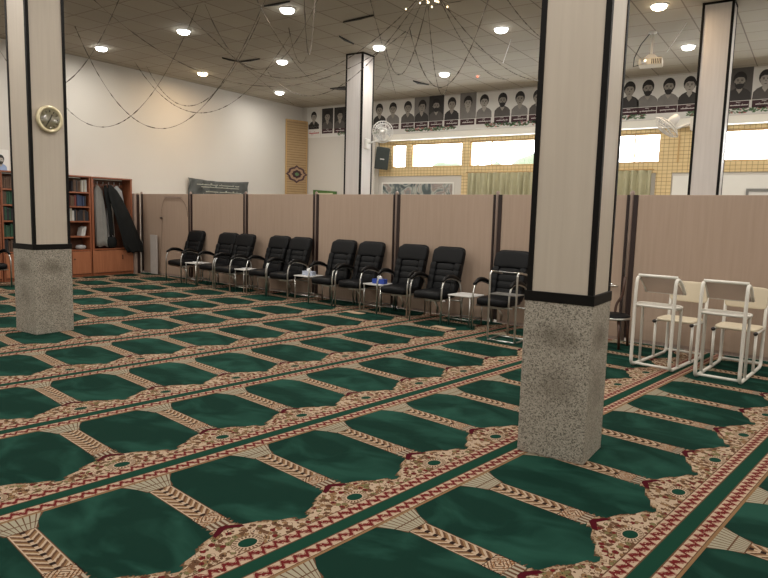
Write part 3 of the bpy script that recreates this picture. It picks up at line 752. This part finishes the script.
# books
def books(y0, y1, z, hmin, hmax, mats, label, group, wmin=.03, wmax=.05, seed=0, gap=.0, lean=False, d=.18):
    random.seed(seed); y = y0
    while y < y1:
        wd = random.uniform(wmin, wmax); hh = random.uniform(hmin, hmax); m = random.choice(mats)
        b = MB(); b.box(0, d, 0, wd-.002, 0, hh); o = b.build('book', m, bevel=.003)
        xx = XS-.04-d+random.uniform(-.015, .015)
        o.location = (xx, y, z+.001); tag(o, label, 'book', group)
        if lean: o.rotation_euler = (-math.radians(12), 0, 0)
        y += wd+.001+gap
G, BR, BK, RD, CRM, WH, NV = BOOKS
for i, z in enumerate(ZS):
    mats = [[BK, BR], [G], [G, G, BK], [G, CRM, BR], [CRM, BR, BR]][i]
    on = ['bottom', 'second', 'third', 'fourth', 'top'][i]
    books(6.36, 6.80, z, .22, .27 if i < 4 else .24, mats, '%s-bound book in the set on the %s shelf left of the clock column' % (['dark', 'green', 'dark green', 'green', 'brown'][i], on), 'book set on the %s shelf left of the clock column' % on, seed=10+i)
    books(5.98, 6.26, z, .22, .27 if i < 4 else .24, mats, 'old %s book on the %s shelf at the edge of view' % (['dark', 'green', 'dark green', 'green', 'brown'][i], on), 'books on the %s shelf at the edge of view' % on, seed=20+i)
books(7.80, 8.0, 1.861, .22, .26, [BR, BK], 'dark book on the top shelf beside the wardrobe', 'dark books on the top shelf beside the wardrobe', seed=31)
books(8.0, 8.12, 1.861, .25, .27, [WH, CRM], 'white-spined book on the top shelf beside the wardrobe', 'white books on the top shelf beside the wardrobe', seed=32)
books(7.62, 7.88, 1.551, .20, .25, [BK, BR, RD], 'dark brown book on the fourth shelf beside the wardrobe', 'brown books on the fourth shelf beside the wardrobe', seed=33)
books(7.90, 8.10, 1.551, .22, .26, [NV, BK], 'navy or black book on the fourth shelf beside the wardrobe', 'navy books on the fourth shelf beside the wardrobe', .035, .05, seed=34)
books(7.62, 7.82, 1.231, .22, .27, [CRM, WH], 'cream-spined book on the middle shelf beside the wardrobe', 'cream books on the middle shelf beside the wardrobe', seed=35)
books(7.84, 8.12, 1.231, .20, .25, [BR, BK, RD], 'brown or red book on the middle shelf beside the wardrobe', 'brown books on the middle shelf beside the wardrobe', seed=36)
books(7.98, 8.07, .901, .18, .22, [WH], 'thin white booklet leaning on the second shelf beside the wardrobe', 'white booklets on the second shelf', .02, .03, seed=37, lean=True)
b = MB(); rbox(b, 0, 0, .05, .16, .22, .10, 2.6); o = b.build('cloth_bundle', M['robe_white']); o.location = (-13.5, 8.03, .601); tag(o, 'small pale cloth bundle on the lowest shelf beside the wardrobe', 'cloth')
b = MB(); rbox(b, 0, 0, .13, .20, .24, .28, 2.4); o = b.build('dark_bag', M['robe_dark']); o.location = (-13.43, 8.73, .615); tag(o, 'small black bag on the wardrobe floor beneath the robes', 'bag')

# ------------------------------------------------------------------ portraits
def portrait_polys(b, cx, cz, s, style, plane):
    """flat printed portrait; plane(x, z, layer) -> point"""
    def poly(pts, m, lay): b.add([plane(cx+x*s, cz+z*s, lay) for x, z in pts], [tuple(range(len(pts)))], m)
    def ell(x, z, rx, rz, m, lay, n=22, a0=0, a1=2*PI): poly([(x+rx*math.cos(a0+(a1-a0)*k/n), z+rz*math.sin(a0+(a1-a0)*k/n)) for k in range(n)], m, lay)
    bg, cloth, face, beard, tilt = style
    if bg: poly([(-.22, -.30), (.22, -.30), (.22, .32), (-.22, .32)], bg, 1)
    poly([(-.205, -.30), (.205, -.30), (.195, -.16), (.14, -.10), (.05, -.055), (-.05, -.055), (-.14, -.10), (-.195, -.16)], cloth, 2)
    poly([(-.05, -.10), (0, -.17), (.05, -.10), (.045, -.03), (-.045, -.03)], face, 3)
    ell(0+tilt, .105, .118, .145, M['pr_hair'], 4)
    ell(0+tilt*.6, .055, .090, .125, face, 5)
    poly([(-.095+tilt, .10), (-.09+tilt, .17), (-.02+tilt, .215), (.06+tilt, .20), (.095+tilt, .15), (.092+tilt, .10), (.06+tilt, .135), (-.03+tilt, .145), (-.07+tilt, .12)], M['pr_hair'], 6)
    for sx in (-1, 1):
        ell(sx*.036+tilt*.6, .075, .020, .009, M['pr_line'], 6, 10)
        poly([(sx*.018+tilt*.6, .092), (sx*.060+tilt*.6, .098), (sx*.060+tilt*.6, .107), (sx*.018+tilt*.6, .102)], M['pr_line'], 6)
        ell(sx*.093+tilt*.6, .06, .012, .028, face, 4, 10)
    poly([(-.012+tilt*.6, .028), (.012+tilt*.6, .028), (.006+tilt*.6, .06)], M['pr_line'], 6)
    if beard: poly([(-.088+tilt*.6, .05), (-.075+tilt*.6, -.03), (-.03+tilt*.6, -.085), (.03+tilt*.6, -.085), (.075+tilt*.6, -.03), (.088+tilt*.6, .05), (.055+tilt*.6, .01), (.03+tilt*.6, .02), (-.03+tilt*.6, .02), (-.055+tilt*.6, .01)], M['pr_hair'], 7)
    else: ell(tilt*.6, -.015, .024, .007, M['pr_line'], 6, 10)
def squiggle(b, cx, cz, wd, ht, plane, lay, m, seed):
    """a line of small connected script strokes with dots"""
    random.seed(seed); x = -wd/2
    while x < wd/2:
        l = random.uniform(.03, .07)*wd/.3; up = random.choice([0, 0, .5, 1])*ht; t = .11*ht+.002
        b.add([plane(cx+x, cz-t, lay), plane(cx+x+l, cz-t, lay), plane(cx+x+l, cz+t, lay), plane(cx+x, cz+t, lay)], [(0, 1, 2, 3)], m)
        if up: b.add([plane(cx+x+l*.8, cz-t, lay), plane(cx+x+l, cz-t, lay), plane(cx+x+l, cz+up*.6, lay), plane(cx+x+l*.8, cz+up*.6, lay)], [(0, 1, 2, 3)], m)
        else:
            q = random.choice([-.45, .45])*ht; r = .09*ht+.001
            b.add([plane(cx+x+l*.4-r, cz+q-r, lay), plane(cx+x+l*.4+r, cz+q-r, lay), plane(cx+x+l*.4+r, cz+q+r, lay), plane(cx+x+l*.4-r, cz+q+r, lay)], [(0, 1, 2, 3)], m)
        x += l+(random.random() < .25)*.03*wd
YBN = YB-.012
pln = lambda x, z, lay: (x, YBN-.003-.0012*lay, z)
def banner(x0, x1, z0, z1, label, ports, base='pr_white', floral=True, plate_z=None, pz=None):
    e = empty('portrait_banner', (0, 0, 0)); tag(e, label, 'banner')
    b = MB(); b.box(x0, x1, YBN-.003, YBN+.006, z0, z1); b.build('sheet', M[base], e)
    for i, (x, st, s) in enumerate(ports):
        b = MB(); portrait_polys(b, x, pz or 4.43, s, st, pln); b.build('portrait', None, e)
        b = MB(); wq = .43; zz = plate_z or 4.045
        b.add([pln(x-wq/2, zz-.075, 1), pln(x+wq/2-.01, zz-.075, 1), pln(x+wq/2-.01, zz+.075, 1), pln(x-wq/2, zz+.075, 1)], [(0, 1, 2, 3)], M['pr_plate'])
        squiggle(b, x, zz-.01, .30, .05, pln, 2, M['pr_text'], int(x*100)); squiggle(b, x, zz+.05, .08, .02, pln, 2, M['pr_text'], int(x*77))
        b.build('name_plate', None, e)
    if floral:
        random.seed(int(x0*10)); b = MB(); x = x0+.05
        while x < x1-.05:
            if math.sin(x*2.6) > -.45:
                for _ in range(3):
                    zc = z0+.09+random.uniform(-.05, .05); a = random.uniform(0, PI); L = random.uniform(.03, .07); wd = L*.35
                    m = M['pr_leaf'] if random.random() < .78 else M['pr_pink']; xx = x+random.uniform(-.03, .03)
                    b.add([pln(xx+L*math.cos(a), zc+L*math.sin(a)*.6, 1), pln(xx-wd*math.sin(a), zc+wd*math.cos(a), 1), pln(xx-L*math.cos(a), zc-L*math.sin(a)*.6, 1), pln(xx+wd*math.sin(a), zc-wd*math.cos(a), 1)], [(0, 1, 2, 3)], m)
            x += .035
        f = b.build('floral_border', None, e); f['kind'] = 'stuff'
    return e
Gd, Dk, Md, Wt = M['pr_gray'], M['pr_dark'], M['pr_mid'], None
f1, f2 = M['pr_face'], M['pr_face2']
banner(-13.50, -12.96, 3.86, 4.78, 'narrow memorial banner with one portrait and red lettering at the back corner', [(-13.22, (None, Dk, f2, 0, 0), .95)], pz=4.42, plate_z=4.2, floral=False)
b = MB(); squiggle(b, -13.22, 4.0, .36, .10, pln, 9, M['pr_red'], 4)
o = b.build('red_lettering', None, [q for q in bpy.data.objects if q.name.startswith('portrait_banner')][-1])
banner(-12.94, -11.42, 3.86, 4.76, 'dark memorial banner with portraits left of the slim fan column', [(-12.68, (Dk, Md, f1, 0, 0), 1.0), (-12.20, (Dk, Md, f1, 0, .01), 1.0), (-11.70, (Dk, Md, f1, 1, 0), 1.0)], pz=4.40)
px_ = [-11.25, -10.75, -10.29, -9.79, -9.34, -8.88, -8.40, -7.92, -7.45, -6.94, -6.47, -6.0, -5.55, -5.1, -4.66, -4.24, -3.82, -3.42, -2.99, -2.56, -2.1, -1.60, -1.13, -.66, -.2]
sty = [(None, Md, f1, 0, 0), (None, Dk, f1, 0, -.01), (None, Gd, f1, 0, 0), (None, Md, f1, 0, 0), (Gd, Dk, f1, 0, .02), (Dk, Md, f1, 1, 0), (None, Dk, f1, 0, 0), (Gd, Gd, f2, 0, 0), (None, Gd, f2, 0, 0), (None, Md, f1, 1, 0), (None, Gd, f1, 0, 0),
       (None, Md, f1, 0, 0), (Gd, Md, f1, 1, 0), (None, Md, f2, 0, 0), (None, Md, f1, 1, 0), (Dk, Md, f1, 0, 0), (None, Dk, f1, 0, 0), (None, Gd, f1, 1, 0), (None, Gd, f1, 1, .01), (None, Dk, f2, 0, 0), (None, Md, f1, 0, 0), (Md, Dk, f1, 1, 0), (None, Md, f2, 0, 0), (None, Md, f1, 1, 0), (None, Md, f2, 0, 0)]
banner(-11.40, .1, 3.84, 4.76, 'long white memorial banner with a row of black and white portraits', [(x, s_, 1.08) for x, s_ in zip(px_, sty)], pz=4.455)
# poster on top of the bookcase (left wall)
e = empty('portrait_poster', (XL, 6.45, 2.42)); tag(e, 'small portrait poster on the wall above the bookcase', 'poster')
b = MB(); b.box(.003, .012, -.19, .21, -.21, .22); b.build('sheet', M['pr_white'], e)
b = MB(); portrait_polys(b, .05, -.03, .58, (None, M['pr_blue'], M['pr_face2'], 1, 0), lambda x, z, l: (.013+.0012*l, x, z)); b.build('portrait', None, e)

# black banner on the left wall, green banner on the back wall
e = empty('black_banner', (XL+.035, 12.15, 1.35)); tag(e, 'black cloth banner with pale script on the left wall beyond the partition', 'banner')
b = MB()
def bf(u, v):
    y = -1.05+2.1*u; sag = .05*math.sin(u*PI)*v
    return (.03+.02*math.sin(u*30+v*9)+.025*math.sin((u-.5)*v*40)*(.3+v)*.6+.01*math.sin(v*9), y, 1.02*v-sag)
b.grid(bf, 60, 20); b.build('cloth', M['bannercloth'], e, solid=.004)
lp = lambda x, z, l: (.085, x, z)
for r_, z in enumerate((.86, .80, .68, .60, .40, .32)): b = MB(); squiggle(b, -.15+.1*(r_ % 3), z, 1.35-.1*r_, .07, lp, 1, M['pr_grey_text'], 50+r_); b.build('lettering', None, e)
e = empty('green_banner', (-12.72, YB-.02, 1.4)); tag(e, 'green bordered banner with a cream middle low on the back wall', 'banner')
b = MB(); b.grid(lambda u, v: (-.47+.94*u, -.02+.01*math.sin(u*15), (.86-.05*u)*v), 30, 8); b.build('cloth', M['green_cloth'], e, solid=.004)
b = MB(); b.grid(lambda u, v: (-.33+.66*u, -.036+.008*math.sin(u*12), -.0+.76*v), 20, 4); b.build('cream_field', simple('cream_print', (.55, .52, .36), .7), e, solid=.002)
# honey slat panel with rosette on the left wall
e = empty('slat_panel', (-13.585, 15.19, 0), math.radians(-16)); tag(e, 'tall honey ribbed slat panel with a dark rosette in the back left corner', 'wall panel')
b = MB(); b.box(.003, .03, -.37, .36, .1, 4.33); b.build('slats', M['slats'], e)
b = MB()
for q in (-.39, .36): b.box(.003, .04, q, q+.03, .1, 4.35)
b.box(.003, .04, -.39, .39, 4.33, 4.36); b.build('edge_frame', M['wood_frame'], e)
b = MB(); n = 32
pts = [((.36+.035*math.cos(8*2*PI*k/n))*math.copysign(abs(math.cos(2*PI*k/n))**1.35, math.cos(2*PI*k/n)), 2.72+(.255+.02*math.cos(8*2*PI*k/n))*math.copysign(abs(math.sin(2*PI*k/n))**1.35, math.sin(2*PI*k/n))) for k in range(n)]
b.prism(pts, .03, .045, 'yz'); ro = b.build('rosette', simple('dark_rosette', (.07, .03, .035), .6, var=.6, scale=25), e)
b = MB()
for sc_, m in ((.78, simple('rosette_tan', (.38, .25, .16), .6, var=.5, scale=30)), ):
    b.prism([(y*sc_, 2.72+(z-2.72)*sc_) for y, z in pts], .045, .05, 'yz', m)
b.prism([(y*.5, 2.72+(z-2.72)*.5) for y, z in pts], .05, .055, 'yz', M['pr_plate']); b.prism([(y*.22, 2.72+(z-2.72)*.22) for y, z in pts], .055, .06, 'yz', M['pr_leaf']); b.build('rosette_centre', None, ro)

# ------------------------------------------------------------------ ceiling lights
LX = [2.26, 4.82, 7.38, 9.93, 12.50]
LT = {(0, 0): (8.0, 12.40), }
lamps = []
rows = [13.27, 10.62, 8.0, 5.4, 2.8, .2, -2.4]  # grid runs on unseen past the view, added to light the hall
names = {(10.62, 12.50): 'warm round ceiling light glowing on the left wall', (8.0, 12.50): 'round ceiling light nearest the clock column, high by the left wall',
         (8.0, 9.93): 'round ceiling light second out from the clock column in the nearest lit row', (8.0, 7.38): 'round ceiling light at the very top edge, left of the garland hub',
         (10.62, 9.93): 'round ceiling light between the left wall garlands and the slim fan column', (13.27, 12.50): 'farthest small ceiling light in the back left corner',
         (10.62, 7.38): 'round ceiling light right beside the top of the slim fan column', (13.27, 7.38): 'round ceiling light above the banner, right of the slim fan column',
         (10.62, 4.82): 'round ceiling light next to the top of the big granite column', (10.62, 2.26): 'warm round ceiling light above the projector',
         (13.27, 2.26): 'round ceiling light between projector and far slim column', (13.27, 9.93): 'ceiling light hidden behind the slim fan column', (13.27, 4.82): 'ceiling light hidden behind the big granite column',
         (8.0, 4.82): 'ceiling light in the nearest lit row next to the garland hub', (8.0, 2.26): 'ceiling light in the nearest lit row right of the garland hub'}
lbase = None
for ry in rows:
    for rx in LX+[-.3, -2.85]:
        warm = (ry, rx) in ((10.62, 12.50), (10.62, 2.26))
        e = empty('ceiling_light', (-rx, ry, H))
        tag(e, names.get((ry, rx), 'round recessed ceiling light continuing the grid unseen outside the view, added to light the hall'), 'ceiling light', 'round ceiling lights')
        b = MB(); b.lathe([(.11, 0), (.135, 0), (.135, -.010), (.115, -.018), (.11, -.010)], 32); b.build('ring', M['lampring'], e)
        b = MB(); b.lathe([(.002, -.004), (.11, -.004), (.11, -.03), (.10, -.05), (.075, -.066), (.04, -.073), (.002, -.075)], 32); b.build('diffuser', M['lamp_warm' if warm else 'lamp'], e)
        ld = bpy.data.lights.new('lamp', 'AREA'); ld.shape = 'DISK'; ld.size = .2; ld.energy = LAMP_W
        ld.color = (1, .70, .42) if warm else (1, .94, .86)
        lo = bpy.data.objects.new('lamp', ld); C.objects.link(lo); lo.parent = e; lo.location = (0, 0, -.082)

# ------------------------------------------------------------------ things on the ceiling
def ceil_at(px, py, z=H):
    d = co.matrix_world.to_3x3() @ Vector(((px-384)/F, -(py-289)/F, -1)); t = (z-CAMZ)/d.z; return d.x*t, d.y*t
def slit(pa, pb, wd, label):
    a = Vector(ceil_at(*pa)); c = Vector(ceil_at(*pb)); d = c-a; n = Vector((-d.y, d.x)).normalized()*wd
    q = MB(); L = d.length
    vs = [a-(a+c)/2, c-(a+c)/2, (c+a)/2+n-(a+c)/2]
    q.add([(p.x, p.y, z) for z in (-.004, -.03) for p in vs], [(0, 1, 2), (3, 5, 4), (0, 3, 4, 1), (1, 4, 5, 2), (2, 5, 3, 0)])
    o = q.build('loose_ceiling_tile', M['tile_dark']); o.location = (*((a+c)/2), H-.001); tag(o, label, 'ceiling tile')
M['tile_dark'] = simple('dark_tile_underside', (.02, .017, .014), .8)
slit((330, 88), (345, 86), .35, 'dark wedge of a missing ceiling tile left of the slim fan column top')
slit((222, 57), (240, 61), .06, 'left half of the bent dark ceiling tile where garlands meet above the left wall')
slit((238, 61), (260, 58), .06, 'right half of the bent dark ceiling tile where garlands meet above the left wall')
slit((339, 35), (354, 43), .05, 'short dark slit of a loose ceiling tile above the slim fan column')
slit((413, 80), (429, 84), .12, 'dark slit of a loose ceiling tile over the banner right of the slim column')
slit((264, 5), (290, 0), .04, 'dark slit of a loose ceiling tile beside the top edge lamp')
slit((343, 21), (374, 14), .04, 'long faint slit between ceiling tiles above the slim column lamp')
GL = [[-9.32, 6.29, -13.23, 6.17, 1.22], [-8.48, 7.12, -12.88, 6.61, 1.82], [-11.47, 6.83, -7.02, 7.21, 1.9], [-12.94, 9.08, -8.27, 9.07, 1.26], [-9.67, 6.03, -6.34, 9.94, 1.14], [-8.62, 6.72, -13.5, 14.97, 0.1], [-8.35, 7.15, -6.33, 7.59, 1.06], [-7.21, 7.05, -10.73, 13.01, 0.3], [-4.95, 8.29, -10.76, 10.1, 0.74], [-4.81, 8.11, -10.96, 11.24, 0.97], [-4.54, 7.81, -9.87, 14.12, 0.1], [-5.05, 8.47, -7.15, 13.15, 0.91], [-4.8, 8.22, -6.28, 14.38, 0.38], [-4.78, 8.06, -4.97, 14.53, 0.58], [-3.81, 8.16, -6.16, 9.77, 1.24], [-7.13, 10.45, -5.07, 8.55, 0.83], [-8.03, 8.05, -13.06, 9.47, 1.16], [-8.05, 8.77, -9.19, 10.55, 0.32], [-4.72, 5.32, -4.99, 5.92, 1.49], [-4.44, 5.7, -9.68, 14.76, 0.02], [-3.57, 6.75, -4.28, 12.35, 0.3]]
GN = ['thin garland slanting down to the left wall behind the clock column', 'long garland swag dipping lowest before the left wall beside the clock column', 'wide garland loop crossing the middle of the left wall', 'shallow garland loop near the warm light on the left wall', 'garland swag crossing the ceiling towards the slim fan column',
      'nearly taut garland running to the back left corner', 'garland dropping steeply left of the top edge lamp', 'garland running from the top edge to the loose tile by the slim column', 'upper garland swag from the hub towards the left wall', 'lower garland swag from the hub passing the slim column',
      'taut garland from the hub past the slim column lamp', 'garland falling straight from the hub towards the banner', 'garland from the hub towards the banner, left of the two right-hand ones', 'rightmost garland from the hub curving to the granite column', 'garland hanging in a bow between the hub and red light',
      'small looped garland between slim column and hub', 'garland crossing the warm light and left wall', 'short garland left of the slim column lamp', 'short garland stub at the top edge above the slim column', 'straight taut garland over the slim fan column', 'thin garland passing the lamp by the granite column']
random.seed(11)
for q, lab in zip(GL, GN):
    x0, y0, x1, y1, s = q; L = math.hypot(x1-x0, y1-y0); n = max(20, int(L/.05)); P = []; R = []
    for i in range(n+1):
        t = i/n; P.append((x0+(x1-x0)*t, y0+(y1-y0)*t, 4.785-4*s*t*(1-t))); R.append(random.choice([.003, .004, .009]))
    b = MB(); b.tube(P, R, 5); tag(b.build('tinsel_garland', M['garland']), lab, 'garland', 'tinsel garlands strung under the ceiling')
# hub of fairy lights
e = empty('garland_hub', (-4.92, 8.45, H)); tag(e, 'cluster of tiny gold fairy lights where the ceiling garlands meet', 'decoration')
b = MB(); b.lathe([(.03, 0), (.06, -.02), (.04, -.08), (.01, -.10)], 16); b.build('ceiling_rose', M['gold'], e)
random.seed(9)
for k in range(14):
    a = random.uniform(0, 2*PI); r_ = random.uniform(.08, .5); zz = -random.uniform(.02, .30); b = MB()
    rbox(b, r_*math.cos(a), r_*math.sin(a), zz, .022, .022, .03, 2, 8, 6); b.build('fairy_light', M['goldled'], e)
b = MB()
for k in range(10):
    a = k*2*PI/10; b.tube([(0, 0, -.05), (.3*math.cos(a), .3*math.sin(a), -.10), (.55*math.cos(a), .55*math.sin(a), -.02)], .004, 5)
b.build('wire_spray', M['garland'], e)
# red detector
x, y = ceil_at(478, 75); e = empty('smoke_detector', (x, y, H)); tag(e, 'tiny ceiling detector with a red light above the banner', 'detector')
b = MB(); b.lathe([(.05, 0), (.05, -.02), (.03, -.035)], 20); b.build('body', M['lampring'], e)
b = MB(); rbox(b, 0, -.02, -.04, .035, .035, .03, 2, 10, 8); b.build('red_light', M['led'], e)
# garland pieces; the pale colour stands in for lamp light on them
for (a, c, lab) in (((511, 39), (503, 63), 'hanging garland piece, coloured pale as if lit, below the lamp next to the granite column'), ((687, 22), (667, 52), 'slanting garland piece, coloured pale as if lit, near the projector')):
    xa, ya = ceil_at(*a); xb, yb = ceil_at(*c, 4.45); b = MB(); b.tube([(xa, ya, 4.79), (xb, yb, 4.45)], .008, 6); tag(b.build('lit_garland_piece', M['fan_white']), lab, 'tape')
# projector
x, y = ceil_at(653, 32); e = empty('projector', (x, y, H), math.radians(8)); tag(e, 'white projector hanging upside down from a ceiling pole', 'projector')
b = MB(); b.lathe([(.07, 0), (.07, -.02), (.03, -.035)], 20); b.build('ceiling_plate', M['fan_white'], e)
b = MB(); b.tube([(0, 0, -.02), (0, 0, -.40)], .022, 12); b.build('pole', M['fan_white'], e)
b = MB(); b.add([(-.05, -.05, -.38), (.05, -.05, -.38), (.05, .05, -.38), (-.05, .05, -.38), (-.12, -.1, -.46), (.12, -.1, -.46), (.12, .1, -.46), (-.12, .1, -.46)], [(0, 1, 2, 3), (4, 5, 6, 7), (0, 1, 5, 4), (1, 2, 6, 5), (2, 3, 7, 6), (3, 0, 4, 7)]); b.build('bracket', M['fan_white'], e)
b = MB(); b.box(-.19, .19, -.15, .15, -.575, -.46); bo = b.build('body', simple('projector_shell', (.66, .62, .52), .5), e, bevel=.02)
b = MB(); b.lathe([(.045, 0), (.05, .03), (.04, .035)], 20, None, Matrix.Translation((-.1, -.15, -.52)) @ RX); b.build('lens', M['chrome'], bo)
b = MB()
for k in range(6): b.box(.02+k*.028, .034+k*.028, -.154, -.15, -.56, -.48)
b.build('vent', M['rubber'], bo)
b = MB(); b.tube([(-.03, 0, 0), (-.18, -.02, -.2), (-.27, -.03, -.42), (-.28, 0, -.56), (-.2, .05, -.53)], .008, 6); b.build('cable', M['rubber'], e)

# ------------------------------------------------------------------ fans
def fan(loc, axis, base, label):
    """cage axis 'axis' (pointing forward), base = wall point"""
    e = empty('wall_fan', loc); tag(e, label, 'fan')
    q = Vector(axis).normalized().to_track_quat('Z', 'Y').to_matrix().to_4x4(); r = .215
    b = MB()
    for zz, rr in ((.07, .10), (.045, .17), (.0, r), (-.045, .17), (-.07, .10)): b.tube([q @ Vector((rr*math.cos(2*PI*k/36), rr*math.sin(2*PI*k/36), zz)) for k in range(36)], .005 if rr < .2 else .009, 6, closed=True)
    for k in range(24):
        a = 2*PI*k/24
        for s in (-1, 1): b.tube([q @ Vector((rr*math.cos(a), rr*math.sin(a), s*zz)) for rr, zz in ((.045, .078), (.10, .07), (.17, .045), (r, 0))], .0028, 4)
    b.lathe([(.002, .075), (.045, .075), (.045, .088), (.002, .09)], 20, None, q)
    b.build('cage', M['fan_white'], e)
    for k in range(3):
        b = MB(); a0 = k*2*PI/3
        def bf(u, v): a = a0+(v-.5)*1.3*(.4+.6*u); rr = .035+.14*u; return q @ Vector((rr*math.cos(a), rr*math.sin(a), .03*(v-.5)))
        b.grid(bf, 6, 6); b.build('blade', M['blade'], e, solid=.003)
    b = MB(); b.lathe([(.02, -.24), (.055, -.22), (.07, -.16), (.07, -.10), (.05, -.08)], 20, None, q); b.build('motor', M['fan_white'], e)
    bl = Vector(base)-Vector(loc); m0 = q @ Vector((0, 0, -.18))
    b = MB(); b.tube(arc([m0, m0+Vector((0, 0, -.16)), bl], .05), .018, 10); b.build('arm', M['fan_white'], e)
    b = MB(); b.box(bl.x-.03, bl.x+.03, bl.y-.06, bl.y+.06, bl.z-.11, bl.z+.09); b.build('wall_bracket', M['fan_white'], e, bevel=.01)
fan((-7.50, 11.0, 3.22), (.35, -.92, -.2), (-7.86, 10.97, 3.0), 'white wall fan on the slim column behind the chairs')
fan((-2.05, 10.75, 3.00), (-.62, -.25, -.75), (-1.72, 11.0, 3.08), 'white wall fan tilted down beside the far slim column')
# loudspeaker
e = empty('loudspeaker', (-10.60, YB-.06, 3.17), 0); e.rotation_euler = (math.radians(10), math.radians(5), math.radians(38)); tag(e, 'dark loudspeaker tilted on the wall left of the small window', 'loudspeaker')
b = MB(); b.prism([(-.2, -.16), (.2, -.16), (.12, .13), (-.12, .13)], -.31, .31); b.build('cabinet', M['speaker'], e, bevel=.02)
b = MB(); b.box(-.175, .175, -.172, -.160, -.27, .27); b.build('grille', M['speaker'], e, bevel=.005)
b = MB(); b.box(-.06, .06, -.178, -.172, -.03, .0); b.build('badge', M['pr_text'], e)
b = MB(); b.tube([(0, .15, 0), (0, .2, .0)], .02, 8); b.build('bracket', M['rubber'], e)
